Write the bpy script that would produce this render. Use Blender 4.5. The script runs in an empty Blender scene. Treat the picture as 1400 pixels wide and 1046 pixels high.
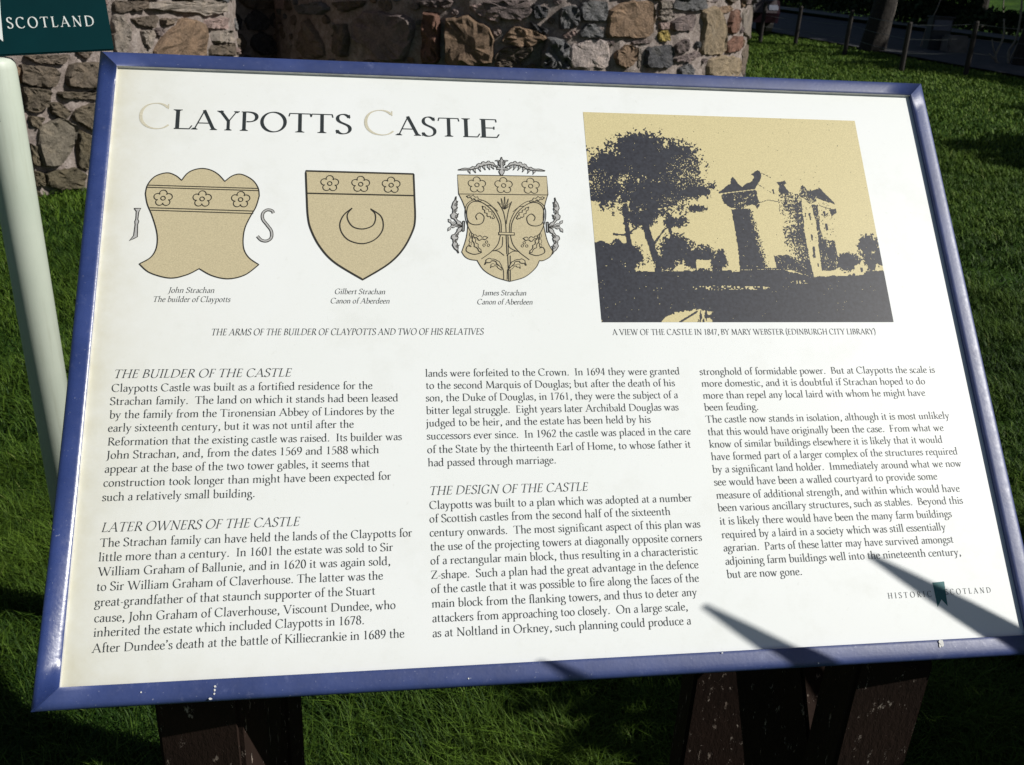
import bpy, bmesh, math, random
import numpy as np
from mathutils import Vector, Matrix
from mathutils.geometry import tessellate_polygon

SC = bpy.context.scene
COL = SC.collection
RNG = np.random.default_rng(7)
random.seed(7)

# ------------------------------------------------------------------ camera
# the camera stands at the origin of the plan, 1.55 m up, looking down at the board
CAM = np.array([0.0, 0.0, 1.55])
RIGHT = np.array([0.9986465, 0.0207391, 0.0476970])
UPV = np.array([-0.0520105, 0.3982094, 0.9158189])
FWD = np.array([0.0, 0.9170601, -0.3987491])
FPX = 1248.0                       # focal length for a 1400 px wide picture
cam_d = bpy.data.cameras.new('camera')
cam_d.sensor_width = 36.0
cam_d.lens = FPX / 1400 * 36.0
cam_d.clip_start = 0.02
cam_d.clip_end = 2000
cam_d.dof.use_dof = True; cam_d.dof.focus_distance = 1.08; cam_d.dof.aperture_fstop = 19.0   # a phone's small lens: far things go slightly soft
cam = bpy.data.objects.new('camera', cam_d)
COL.objects.link(cam)
cam.matrix_world = Matrix([[RIGHT[i], UPV[i], -FWD[i], CAM[i]] for i in range(3)] + [[0, 0, 0, 1]])
SC.camera = cam

# ------------------------------------------------------------------ light
SUN = np.array([0.772, -0.194, 0.606]); SUN /= np.linalg.norm(SUN)
SUN_EL = math.asin(SUN[2]); SUN_AZ = math.atan2(SUN[0], SUN[1])
world = bpy.data.worlds.new('World'); SC.world = world
world.use_nodes = True
wt = world.node_tree
sky = wt.nodes.new('ShaderNodeTexSky'); sky.sky_type = 'NISHITA'; sky.sun_disc = False
sky.sun_elevation = SUN_EL; sky.sun_rotation = SUN_AZ
bg = wt.nodes['Background']; bg.inputs['Strength'].default_value = 0.042
wt.links.new(sky.outputs[0], bg.inputs['Color'])
sl = bpy.data.lights.new('sun', 'SUN'); sl.energy = 4.9; sl.angle = math.radians(0.5); sl.color = (1.0, 0.965, 0.90)
so = bpy.data.objects.new('sun', sl); COL.objects.link(so)
so.rotation_euler = Vector(SUN).to_track_quat('Z', 'Y').to_euler(); so.location = (6, -2, 8)
SC.view_settings.view_transform = 'Standard'; SC.view_settings.look = 'None'
SC.view_settings.exposure = 0.0; SC.view_settings.gamma = 1.0
SC.cycles.max_bounces = 5; SC.cycles.diffuse_bounces = 3; SC.cycles.glossy_bounces = 3
SC.cycles.caustics_reflective = False; SC.cycles.caustics_refractive = False

# ------------------------------------------------------------------ rays and terrain
def ray(px, py):
    d = RIGHT * (px - 700) / FPX - UPV * (py - 523) / FPX + FWD
    return d / np.linalg.norm(d)
def proj(p):
    c = np.asarray(p, float) - CAM
    z = c @ FWD
    return 700 + FPX * (c @ RIGHT) / z, 523 - FPX * (c @ UPV) / z
def terrain(x, y):
    y = np.asarray(y, float); x = np.asarray(x, float)
    t = np.maximum(0.0, y - 8.0)
    z = 0.03 * (t - 2.0 * (1 - np.exp(-t / 2.0)))
    b = np.maximum(0.0, y + 0.12 * x - 47.0)
    return z + 0.16 * b * b / (b + 5.0)
def ground(px, py):
    d = ray(px, py); k = 1.0
    while k < 120:
        p = CAM + d * k
        if p[2] < terrain(p[0], p[1]): break
        k += 0.02
    return CAM + d * k

# ------------------------------------------------------------------ object helpers
def tag(o, label=None, cat=None, group=None, kind=None):
    if label: o['label'] = label
    if cat: o['category'] = cat
    if group: o['group'] = group
    if kind: o['kind'] = kind
    return o
def empty(name, loc, label, cat, group=None):
    o = bpy.data.objects.new(name, None); COL.objects.link(o)
    o.location = loc; o.empty_display_size = 0.2
    return tag(o, label, cat, group)
class MB:
    """collects faces; vertices are in world coordinates"""
    def __init__(s): s.v = []; s.f = []; s.m = []; s.n = 0; s.c = []
    def add(s, verts, faces, mat=0, col=None):
        verts = np.asarray(verts, float).reshape(-1, 3)
        s.v.append(verts)
        for f in faces:
            s.f.append([i + s.n for i in f]); s.m.append(mat)
        if col is None: col = (0.5, 0.5, 0.5)
        s.c.append(np.tile(np.array([*col, 1.0]), (len(verts), 1)) if np.ndim(col) == 1 else col)
        s.n += len(verts)
    def box(s, c, size, R=None, mat=0, col=None, bev=0.0):
        x, y, z = np.array(size) / 2
        if bev <= 0:
            P = np.array([[i, j, k] for i in (-x, x) for j in (-y, y) for k in (-z, z)])
            F = [(0, 1, 3, 2), (4, 6, 7, 5), (0, 4, 5, 1), (2, 3, 7, 6), (0, 2, 6, 4), (1, 5, 7, 3)]
        else:
            bm = bmesh.new(); bmesh.ops.create_cube(bm, size=1.0)
            for v in bm.verts: v.co = Vector((v.co.x * 2 * x, v.co.y * 2 * y, v.co.z * 2 * z))
            bmesh.ops.bevel(bm, geom=bm.edges[:], offset=bev, segments=2, affect='EDGES')
            bm.verts.index_update()
            P = np.array([v.co[:] for v in bm.verts]); F = [[v.index for v in f.verts] for f in bm.faces]; bm.free()
        if R is not None: P = P @ np.array(R).T
        s.add(P + np.array(c), F, mat, col)
    def tube(s, pts, rad, n=8, mat=0, col=None, cap=True):
        pts = np.asarray(pts, float); rad = np.broadcast_to(np.asarray(rad, float), (len(pts),))
        V = []
        prev = None
        for i, p in enumerate(pts):
            t = pts[min(i + 1, len(pts) - 1)] - pts[max(i - 1, 0)]; t /= np.linalg.norm(t) + 1e-9
            a = prev if prev is not None else np.array([1.0, 0, 0])
            a = a - t * (a @ t)
            if np.linalg.norm(a) < 1e-3: a = np.array([0, 1.0, 0]) - t * t[1]
            a /= np.linalg.norm(a); b = np.cross(t, a); prev = a
            for k in range(n):
                w = 2 * math.pi * k / n
                V.append(p + rad[i] * (a * math.cos(w) + b * math.sin(w)))
        F = [(i * n + k, i * n + (k + 1) % n, (i + 1) * n + (k + 1) % n, (i + 1) * n + k)
             for i in range(len(pts) - 1) for k in range(n)]
        if cap: F += [tuple(range(n))[::-1], tuple((len(pts) - 1) * n + k for k in range(n))]
        s.add(V, F, mat, col)
    def build(s, name, mats, parent=None, smooth=False, attr=False):
        me = bpy.data.meshes.new(name)
        V = np.concatenate(s.v) if s.v else np.zeros((0, 3))
        off = np.zeros(3)
        if parent is not None:
            p = parent
            while p is not None:
                off = off + np.array(p.location); p = p.parent
        me.from_pydata((V - off).tolist(), [], s.f)
        if not isinstance(mats, (list, tuple)): mats = [mats]
        for m in mats: me.materials.append(m)
        me.polygons.foreach_set('material_index', s.m)
        if smooth: me.polygons.foreach_set('use_smooth', [True] * len(s.f))
        if attr:
            a = me.color_attributes.new('tint', 'FLOAT_COLOR', 'POINT')
            a.data.foreach_set('color', np.concatenate(s.c).ravel())
        me.update()
        o = bpy.data.objects.new(name, me); COL.objects.link(o)
        if parent is not None: o.parent = parent
        return o

# ------------------------------------------------------------------ materials
class NT:
    def __init__(s, name):
        s.m = bpy.data.materials.new(name); s.m.use_nodes = True
        s.t = s.m.node_tree; s.b = s.t.nodes['Principled BSDF']; s.tc = None
    def n(s, ty, **kw):
        o = s.t.nodes.new(ty)
        for k, v in kw.items():
            if k in o.inputs: o.inputs[k].default_value = v
            else: setattr(o, k, v)
        return o
    def l(s, a, b): s.t.links.new(a, b)
    def co(s):
        if s.tc is None: s.tc = s.n('ShaderNodeTexCoord').outputs['Object']
        return s.tc
    def noise(s, scale, detail=4, rough=0.55, vec=None):
        o = s.n('ShaderNodeTexNoise', Scale=scale, Detail=detail, Roughness=rough)
        s.l(vec if vec is not None else s.co(), o.inputs['Vector']); return o.outputs['Fac']
    def ramp(s, fac, stops, interp='LINEAR'):
        o = s.n('ShaderNodeValToRGB'); r = o.color_ramp; r.interpolation = interp
        while len(r.elements) < len(stops): r.elements.new(0.5)
        for e, (p, c) in zip(r.elements, stops):
            e.position = p; e.color = (*c, 1) if len(c) == 3 else c
        s.l(fac, o.inputs['Fac']); return o.outputs['Color']
    def mix(s, fac, a, b, mode='MIX'):
        o = s.n('ShaderNodeMix', data_type='RGBA', blend_type=mode)
        for i, val in ((0, fac), (6, a), (7, b)):
            if isinstance(val, (int, float)): o.inputs[i].default_value = val
            elif isinstance(val, tuple): o.inputs[i].default_value = (*val, 1)
            else: s.l(val, o.inputs[i])
        return o.outputs[2]
    def bump(s, h, strength=0.4, dist=0.01):
        o = s.n('ShaderNodeBump', Strength=strength, Distance=dist); s.l(h, o.inputs['Height'])
        s.l(o.outputs[0], s.b.inputs['Normal'])
    def base(s, c):
        if isinstance(c, tuple): s.b.inputs['Base Color'].default_value = (*c, 1)
        else: s.l(c, s.b.inputs['Base Color'])
    def set(s, **kw):
        for k, v in kw.items(): s.b.inputs[k.replace('_', ' ')].default_value = v
        return s
def simple(name, c, rough=0.6, var=0.15, scale=20, bump=0.0, spec=0.5):
    t = NT(name); f = t.noise(scale)
    t.base(t.ramp(f, [(0.3, tuple(x * (1 - var) for x in c)), (0.7, tuple(min(1, x * (1 + var)) for x in c))]))
    t.set(Roughness=rough); t.b.inputs['Specular IOR Level'].default_value = spec
    if bump: t.bump(t.noise(scale * 3), bump, 0.005)
    return t.m
M = {}
# ------------------------------------------------------------------ ground sheets
t = NT('lawn_soil')
n1 = t.noise(1.3, 5); n2 = t.noise(45, 4)
c1 = t.ramp(n1, [(0.3, (0.020, 0.052, 0.006)), (0.55, (0.036, 0.085, 0.010)), (0.75, (0.060, 0.120, 0.012))])
t.base(t.mix(t.ramp(n2, [(0.35, (0.45, 0.45, 0.45)), (0.7, (1.2, 1.2, 1.2))]), (0.012, 0.02, 0.004), c1))
t.set(Roughness=0.9); t.b.inputs['Specular IOR Level'].default_value = 0.1; t.bump(t.noise(30, 6), 0.9, 0.05)
M['lawn'] = t.m
t = NT('asphalt')
t.base(t.ramp(t.noise(3, 6), [(0.3, (0.035, 0.037, 0.042)), (0.7, (0.055, 0.057, 0.062))])); t.set(Roughness=0.85)
t.bump(t.noise(120, 3), 0.4, 0.01); M['asphalt'] = t.m
M['paving'] = simple('paving', (0.16, 0.15, 0.14), 0.85, 0.25, 6, 0.3)

def sheet(name, poly_fn, mat, nx, ny, kind='structure'):
    mb = MB(); V = []; F = []
    for j in range(ny + 1):
        for i in range(nx + 1):
            V.append(poly_fn(i / nx, j / ny))
    for j in range(ny):
        for i in range(nx):
            a = j * (nx + 1) + i; F.append((a, a + 1, a + nx + 2, a + nx + 1))
    mb.add(V, F); o = mb.build(name, mat, smooth=True); o['kind'] = kind
    return o
def lawn_fn(u, v):
    x = -75 + 175 * u; y = -12 + 132 * v
    return (x, y, float(terrain(x, y)))
sheet('lawn', lawn_fn, M['lawn'], 116, 132)
# a road runs diagonally past the far side of the lawn
RP = [ground(1040, 43), ground(1100, 56), ground(1160, 65), ground(1250, 80), ground(1350, 99)]
A0 = np.array([RP[0][0], RP[0][1]]); A1 = np.array([RP[4][0], RP[4][1]])
rd = (A1 - A0) / np.linalg.norm(A1 - A0); rn = np.array([-rd[1], rd[0]])
if rn[1] < 0: rn = -rn
def strip(o0, o1, dz):
    def fn(u, v):
        p = A0 + rd * (-60 + 110 * u) + rn * (o0 + (o1 - o0) * v)
        return (p[0], p[1], float(terrain(p[0], p[1])) + dz)
    return fn
sheet('road', strip(0.0, 7.0, 0.05), M['asphalt'], 120, 8)
sheet('pavement', strip(7.0, 8.6, 0.17), M['paving'], 120, 3)

# ------------------------------------------------------------------ the castle
t = NT('rubble_stone')
at = t.n('ShaderNodeVertexColor', layer_name='tint')
n1 = t.noise(9, 8, 0.7); n2 = t.noise(55, 5, 0.7); n3 = t.noise(3.5, 4)
c = t.mix(1.0, at.outputs['Color'], t.ramp(n1, [(0.25, (0.55, 0.55, 0.57)), (0.5, (0.95, 0.95, 0.95)), (0.75, (1.35, 1.28, 1.2))]), 'MULTIPLY')
c = t.mix(1.0, c, t.ramp(n2, [(0.3, (0.6, 0.6, 0.6)), (0.62, (1.12, 1.12, 1.12))]), 'MULTIPLY')
c = t.mix(t.ramp(n3, [(0.6, (0, 0, 0)), (0.75, (0.22, 0.22, 0.22))]), c, (0.28, 0.26, 0.22))
t.base(c); t.set(Roughness=0.92); t.b.inputs['Specular IOR Level'].default_value = 0.15
hm = t.mix(0.5, n1, n2); t.bump(hm, 1.0, 0.035)
M['stone'] = t.m
t = NT('lime_mortar')
n1 = t.noise(14, 7, 0.7); n2 = t.noise(70, 5, 0.7)
c = t.ramp(n1, [(0.25, (0.15, 0.120, 0.102)), (0.5, (0.31, 0.262, 0.240)), (0.75, (0.46, 0.405, 0.380))])
t.base(t.mix(1.0, c, t.ramp(n2, [(0.3, (0.65, 0.65, 0.65)), (0.65, (1.1, 1.1, 1.1))]), 'MULTIPLY'))
t.set(Roughness=0.95); t.b.inputs['Specular IOR Level'].default_value = 0.1
t.bump(t.mix(0.5, n1, n2), 1.0, 0.03); M['mortar'] = t.m
M['slate'] = simple('roof_slate', (0.09, 0.09, 0.10), 0.7, 0.3, 8, 0.4)

SC_COL = {'g': (0.15, 0.15, 0.155), 'd': (0.085, 0.085, 0.092), 'b': (0.235, 0.165, 0.115), 't': (0.27, 0.215, 0.15),
          'p': (0.34, 0.255, 0.235), 'r': (0.22, 0.125, 0.095), 'v': (0.185, 0.15, 0.145), 'y': (0.36, 0.28, 0.10),
          'l': (0.27, 0.235, 0.205), 'm': (0.16, 0.13, 0.105), 'w': (0.42, 0.36, 0.34)}
def chaikin(P, n=1):
    P = np.asarray(P, float)
    for _ in range(n):
        Q = np.roll(P, -1, 0); P = np.stack([P * .89 + Q * .11, P * .11 + Q * .89], 1).reshape(-1, 2)
    return P
def resample(P, n):
    P = np.vstack([P, P[:1]]); d = np.r_[0, np.cumsum(np.linalg.norm(np.diff(P, axis=0), axis=1))]
    s = np.linspace(0, d[-1], n, endpoint=False)
    return np.stack([np.interp(s, d, P[:, 0]), np.interp(s, d, P[:, 1])], 1)

class Cyl:
    def __init__(s, cx, cy, R): s.c = np.array([cx, cy]); s.R = R
    def hit(s, px, py):
        d = ray(px, py); o = CAM[:2] - s.c; a = d[:2] @ d[:2]; b = 2 * (o @ d[:2]); c = o @ o - s.R ** 2
        q = b * b - 4 * a * c
        k = (-b - math.sqrt(q)) / (2 * a) if q > 0 else -b / (2 * a)
        p = CAM + d * k
        th = math.atan2(p[0] - s.c[0], -(p[1] - s.c[1]))      # 0 = towards -y, grows to +x
        return np.array([th * s.R, p[2]])
    def pt(s, q, h):
        th = q[..., 0] / s.R; r = s.R + h
        return np.stack([s.c[0] + r * np.sin(th), s.c[1] - r * np.cos(th), q[..., 1]], -1)
def add_stone(mb, cyl, P, h, col, tilt=None, rough=0.22):
    """one irregular stone standing h proud of the wall face"""
    n = 30
    P = resample(chaikin(P, 1), n)
    ctr = P.mean(0); size = math.sqrt(abs(np.sum(P[:, 0] * np.roll(P[:, 1], -1) - np.roll(P[:, 0], -1) * P[:, 1])) / 2)
    P = P + RNG.normal(0, 0.012 * size + 0.001, P.shape)
    if tilt is None: tilt = RNG.normal(0, 0.14, 2)
    P = ctr + (P - ctr) * 1.05
    rings = [(1.02, -0.035), (0.995, 0.3 * h), (0.965, 0.78 * h), (0.90, h), (0.68, h), (0.36, h)]
    V = []; ph = RNG.random(4) * 6.28
    for k, (sc, hh) in enumerate(rings):
        q = ctr + (P - ctr) * sc
        e = q - ctr
        hv = np.full(n, hh)
        if k >= 2:
            hv = hv + e @ tilt * 0.6 * (sc < .95) + h * rough * (np.sin(e[:, 0] / size * 9 + ph[0]) * np.sin(e[:, 1] / size * 8 + ph[1])) + RNG.normal(0, h * 0.12, n) * (sc > .5)
        V.append(cyl.pt(q, hv))
    V = np.concatenate(V + [cyl.pt(ctr[None], np.array([h * (1 + rough * math.sin(ph[0]) * math.sin(ph[1]))]))])
    F = [(k * n + i, k * n + (i + 1) % n, (k + 1) * n + (i + 1) % n, (k + 1) * n + i) for k in range(len(rings) - 1) for i in range(n)]
    L = (len(rings) - 1) * n; F += [(L + i, L + (i + 1) % n, len(V) - 1) for i in range(n)]
    cc = np.array(SC_COL[col] if isinstance(col, str) else col) * RNG.uniform(0.85, 1.15)
    mo = np.clip((1.0 - ctr[1]) / 1.2, 0, .65) if hasattr(cyl, 'c') and cyl.c[1] < 10 else 0.0
    mb.add(V, F, 0, cc * (1 - mo) + np.array([.105, .095, .055]) * mo)
    return ctr, size

TR = []   # stones as read off the wall faces: (tower, origin x, y, scale, colour, height, outline)
def S(tw, o, col, h, *p): TR.append((tw, o, col, h, p))
A = (660, 0, 3.684)
S('f', A, 'g', .06, (385,45),(460,28),(482,60),(478,125),(440,142),(385,145))
S('f', A, 'g', .035, (495,20),(560,5),(622,10),(628,60),(610,108),(500,104),(488,60))
S('f', A, 'g', .035, (485,165),(520,122),(560,118),(602,160),(600,188),(490,188))
S('f', A, 'b', .035, (630,60),(690,20),(760,5),(850,10),(862,60),(845,185),(705,185),(620,185),(625,110))
S('f', A, 'w', .02, (445,225),(520,205),(620,203),(635,240),(628,340),(450,335),(440,290))
S('f', A, 'b', .045, (660,270),(720,222),(765,235),(770,300),(720,345),(670,325))
S('f', A, 'd', .03, (820,240),(940,225),(955,270),(945,340),(815,340))
S('f', A, 'y', .03, (880,165),(920,150),(935,180),(935,205),(880,208))
S('f', A, 'v', .03, (950,110),(1010,80),(1065,75),(1060,125),(1040,155),(950,155))
S('f', A, 't', .03, (1095,60),(1160,30),(1205,80),(1220,150),(1215,240),(1200,270),(1130,272),(1090,255),(1105,150))
S('f', A, 'g', .03, (960,10),(1030,-15),(1110,-10),(1115,40),(1060,55),(960,45))
S('f', A, 'l', .02, (890,10),(950,5),(950,40),(890,45))
S('f', A, 'l', .02, (885,50),(950,50),(945,70),(890,72))
S('f', A, 'l', .02, (885,78),(960,80),(940,103),(885,100))
S('f', A, 'p', .02, (885,118),(935,112),(935,145),(890,148))
S('f', A, 'v', .03, (970,225),(1010,195),(1030,200),(1030,255),(975,268))
S('f', A, 'v', .03, (970,295),(1070,255),(1080,280),(1030,310),(965,312))
S('f', A, 'r', .03, (1225,215),(1270,180),(1300,190),(1290,250),(1225,265))
S('f', A, 'r', .03, (1230,130),(1250,60),(1285,50),(1290,120),(1270,165),(1235,165))
S('f', A, 'b', .02, (1170,40),(1230,28),(1260,45),(1215,65),(1175,65))
S('f', A, 't', .03, (1130,310),(1190,280),(1290,290),(1285,380),(1130,380))
S('f', A, 'g', .03, (985,345),(1030,315),(1060,350),(1050,378),(985,375))
S('f', A, 'b', .06, (100,210),(130,155),(170,130),(250,150),(325,190),(250,230),(180,235))
S('f', A, 'm', .05, (65,290),(100,240),(250,235),(245,270),(190,310),(65,300))
S('f', A, 'm', .05, (65,310),(190,310),(210,345),(65,345))
S('f', A, 'g', .16, (300,250),(330,185),(400,200),(425,240),(420,340),(290,345))
S('f', A, 'v', .05, (0,10),(90,0),(230,0),(245,60),(200,100),(120,95),(20,60))
S('f', A, 'd', .05, (250,20),(330,40),(320,90),(260,95))
S('f', A, 'v', .02, (620,205),(660,208),(655,228),(615,220))
S('f', A, 'v', .015, (750,205),(845,203),(840,218),(750,220))
S('f', A, 'l', .015, (780,240),(796,240),(790,340),(778,340))
S('f', A, 'p', .03, (400,180),(460,150),(475,170),(430,195))
S('f', A, 'd', .05, (235,110),(330,150),(320,172),(250,148))
S('f', A, 'l', .02, (1305,60),(1350,30),(1360,120),(1335,200),(1302,160))
S('f', A, 'm', .02, (1300,260),(1338,220),(1335,380),(1298,370))
D = (300, 0, 3.5)
S('f', D, 'v', .05, (700,55),(920,80),(930,150),(890,290),(780,290),(730,240),(650,180),(640,110))
S('f', D, 'r', .08, (990,60),(1060,70),(1050,300),(975,300),(985,160))
S('f', D, 'b', .08, (1085,100),(1180,75),(1290,130),(1310,200),(1305,300),(1240,315),(1085,310),(1095,200))
S('f', D, 'g', .06, (380,30),(500,10),(540,40),(500,70),(390,65))
S('f', D, 'm', .06, (400,150),(430,90),(500,200),(520,270),(420,280),(390,220))
S('f', D, 'm', .07, (570,120),(610,110),(630,180),(610,275),(565,250))
S('f', D, 'v', .05, (960,5),(1120,0),(1100,40),(980,30))
S('f', D, 'm', .05, (550,10),(700,5),(690,30),(600,60))
S('f', D, 'p', .04, (1190,30),(1260,20),(1350,60),(1340,110),(1260,80))
B = (0, 0, 3.99)
S('n', B, 'l', .035, (800,10),(1000,5),(1215,5),(1225,60),(1100,85),(1080,75),(960,60),(810,50))
S('n', B, 'm', .035, (600,5),(790,5),(785,45),(620,70))
S('n', B, 'l', .03, (610,85),(660,80),(700,170),(690,250),(660,290),(615,280))
S('n', B, 'm', .03, (700,100),(850,85),(830,155),(730,130))
S('n', B, 'l', .03, (760,165),(830,160),(820,240),(800,270),(770,220))
S('n', B, 'b', .045, (850,250),(910,180),(980,110),(1040,100),(1090,140),(1105,200),(1100,290),(1090,340),(860,340),(835,290))
S('n', B, 'm', .03, (870,100),(950,100),(940,130),(880,135))
S('n', B, 'p', .03, (1110,110),(1228,95),(1230,155),(1120,155))
S('n', B, 'l', .03, (1140,170),(1262,165),(1264,225),(1140,230))
S('n', B, 'm', .03, (1130,245),(1268,238),(1275,300),(1130,300))
S('n', B, 'm', .03, (120,300),(370,300),(340,350),(200,340))
S('n', B, 'm', .04, (110,350),(290,370),(310,420),(290,475),(115,455))
S('n', B, 'm', .05, (355,420),(390,350),(530,335),(545,480),(360,470))
S('n', B, 'm', .04, (120,470),(270,490),(260,570),(200,610),(140,600))
S('n', B, 'm', .03, (310,500),(530,500),(525,545),(320,530))
S('n', B, 'm', .04, (400,600),(450,575),(515,560),(520,710),(480,700),(395,650))
S('n', B, 'm', .03, (270,560),(320,560),(380,610),(350,650),(280,620))
S('n', B, 'l', .04, (210,690),(330,640),(410,690),(390,800),(320,900),(220,900),(200,800))
S('n', B, 'm', .03, (420,710),(490,740),(480,930),(420,900))
S('n', B, 'm', .03, (150,630),(240,640),(200,700),(160,680))
S('n', B, 'm', .03, (160,780),(198,800),(210,900),(170,900))
S('n', B, 'm', .04, (240,940),(400,910),(460,950),(440,1030),(260,1020))
S('n', B, 'm', .03, (175,930),(230,940),(240,1010),(185,1010))
S('n', B, 'b', .04, (-60,360),(90,350),(95,460),(-50,470))

def build_tower(cyl, key, box, top, parent, zb=-0.4):
    mb = MB()
    # mortar face: a finely roughened cylinder
    n_th, n_z = 300, int((top - zb) / 0.075)
    th = np.linspace(-math.pi, math.pi, n_th + 1)[:-1]
    zz = np.linspace(zb, top, n_z + 1)
    ph = RNG.random(8) * 6.28
    V = []
    for z in zz:
        h = 0.012 * np.sin(th * 17 + ph[0] + 3 * np.sin(z * 3.1)) * np.sin(z * 6 + ph[1]) + 0.010 * np.sin(th * 43 + z * 9 + ph[2]) + RNG.normal(0, 0.006, n_th)
        V.append(cyl.pt(np.stack([th * cyl.R, np.full(n_th, z)], -1), h))
    F = [(j * n_th + i, j * n_th + (i + 1) % n_th, (j + 1) * n_th + (i + 1) % n_th, (j + 1) * n_th + i) for j in range(n_z) for i in range(n_th)]
    F.append(tuple(n_z * n_th + i for i in range(n_th)))
    mb.add(np.concatenate(V), F, 1)
    done = []
    for tw, (ox, oy, sc), col, h, P in TR:
        if tw != key: continue
        Q = np.array([cyl.hit(ox + x / sc, oy + y / sc) for x, y in P])
        c, s = add_stone(mb, cyl, Q, h * 1.3, col)
        done.append((c, s, Q))
    def free(q, r):
        for c, s, Q in done:
            dd = np.linalg.norm(q - c)
            if dd > 1.3 * s + r + .3: continue
            # distance to the outline, inside test
            x, y = q; ins = False
            for i in range(len(Q)):
                x1, y1 = Q[i]; x2, y2 = Q[i - 1]
                if (y1 > y) != (y2 > y) and x < (x2 - x1) * (y - y1) / (y2 - y1) + x1: ins = not ins
                e = np.array([x2 - x1, y2 - y1]); u = np.clip(((q - Q[i]) @ e) / (e @ e + 1e-9), 0, 1)
                if np.linalg.norm(q - Q[i] - u * e) < r: return False
            if ins: return False
        return True
    # the rest of the masonry: irregular courses all over the side that can be seen
    z = zb + .1; cols = 'gdbtpvlmmmvlb'
    while z < top - 0.2:
        hr = RNG.uniform(0.20, 0.40); s0 = -1.75 * cyl.R
        while s0 < 1.75 * cyl.R:
            wv = RNG.uniform(0.16, 0.62); c = np.array([s0 + wv / 2, z + hr / 2]); rr = 0.5 * min(wv, hr)
            nn = 8; an = np.linspace(0, 6.283, nn, endpoint=False) + RNG.normal(0, .12, nn)
            e = 2.6; ca, sa = np.cos(an), np.sin(an); rad = (np.abs(ca) ** e + np.abs(sa) ** e) ** (-1 / e) * RNG.uniform(.84, .98, nn)
            P = c + np.stack([ca * rad * (wv / 2 - .008), sa * rad * (hr / 2 - .008)], 1)
            px, py = proj(cyl.pt(c, 0.0))
            inbox = box[0] < px < box[2] and box[1] < py < box[3]
            if not inbox: add_stone(mb, cyl, P, RNG.uniform(.02, .06), cols[RNG.integers(len(cols))])
            s0 += wv + RNG.uniform(.0, .03)
        z += hr + RNG.uniform(.0, .02)
    # pinning stones in the gaps of the part read off the photograph
    for i in range(900):
        px = RNG.uniform(box[0], box[2]); py = RNG.uniform(box[1], box[3])
        q = cyl.hit(px, py)
        if q[1] < zb: continue
        r = RNG.choice([.10, .075, .055, .04])
        if free(q, r * 1.12):
            nn = 7; an = np.linspace(0, 6.283, nn, endpoint=False) + RNG.normal(0, .2, nn)
            P = q + np.stack([np.cos(an) * r * RNG.uniform(.85, 1.35), np.sin(an) * r * RNG.uniform(.7, .95)], 1) * RNG.uniform(.8, 1.05, (nn, 1))
            c, s = add_stone(mb, cyl, P, RNG.uniform(.015, .04), 'mvlpgb'[RNG.integers(6)])
            done.append((c, s, P))
    return mb.build('tower', [M['stone'], M['mortar']], parent, attr=True)

NT_C = Cyl(-5.70, 8.46, 3.0); FT_C = Cyl(-0.24, 12.8, 3.0)
castle = empty('castle', (-3.0, 12.0, 0.0), 'ruined looking rubble stone castle with two round towers behind the information board', 'castle')
build_tower(NT_C, 'n', (-30, -2, 345, 268), 5.0, castle)
build_tower(FT_C, 'f', (372, -2, 1052, 96), 5.0, castle)
# main block between the towers, one gabled range
mb = MB()
p0 = np.array([-5.2, 10.2]); p1 = np.array([-1.4, 13.6]); dv = (p1 - p0) / np.linalg.norm(p1 - p0); nv = np.array([-dv[1], dv[0]])
L = np.linalg.norm(p1 - p0)
class Flat:
    R = 1.0
    def pt(s, q, h):
        xy = p0 + q[..., :1] * dv - np.asarray(h)[..., None] * nv
        return np.concatenate([xy, q[..., 1:2]], -1)
fl = Flat()
cs = [p0, p1, p1 + nv * 6, p0 + nv * 6]
mb.add([(*c, z) for z in (-.4, 5.0) for c in cs], [(0, 1, 5, 4), (1, 2, 6, 5), (2, 3, 7, 6), (3, 0, 4, 7)], 1)
z = -.3
while z < 4.8:
    hr = RNG.uniform(.2, .38); s0 = 0.0
    while s0 < L:
        wv = RNG.uniform(.2, .6); c = np.array([s0 + wv / 2, z + hr / 2]); an = np.linspace(0, 6.283, 8, endpoint=False)
        P = c + np.stack([np.cos(an) * wv * .5, np.sin(an) * hr * .5], 1) * RNG.uniform(.85, 1.1, (8, 1))
        add_stone(mb, fl, P, RNG.uniform(.02, .07), 'gdvm'[RNG.integers(4)]); s0 += wv
    z += hr
mb.build('main_wall', [M['stone'], M['mortar']], castle, attr=True)
mb = MB()
for cyl in (NT_C, FT_C):
    n = 48; an = np.linspace(0, 2 * math.pi, n, endpoint=False)
    V = [(cyl.c[0] + 3.25 * math.cos(a), cyl.c[1] + 3.25 * math.sin(a), 4.98) for a in an] + [(cyl.c[0], cyl.c[1], 7.6)]
    mb.add(V, [(i, (i + 1) % n, n) for i in range(n)])
rg = [(*((cs[0] + cs[3]) / 2), 7.4), (*((cs[1] + cs[2]) / 2), 7.4)]
mb.add([(*c, 5.01) for c in cs] + rg, [(0, 1, 5, 4), (2, 3, 4, 5), (1, 2, 5), (3, 0, 4)])
mb.build('roof', M['slate'], castle)
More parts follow.
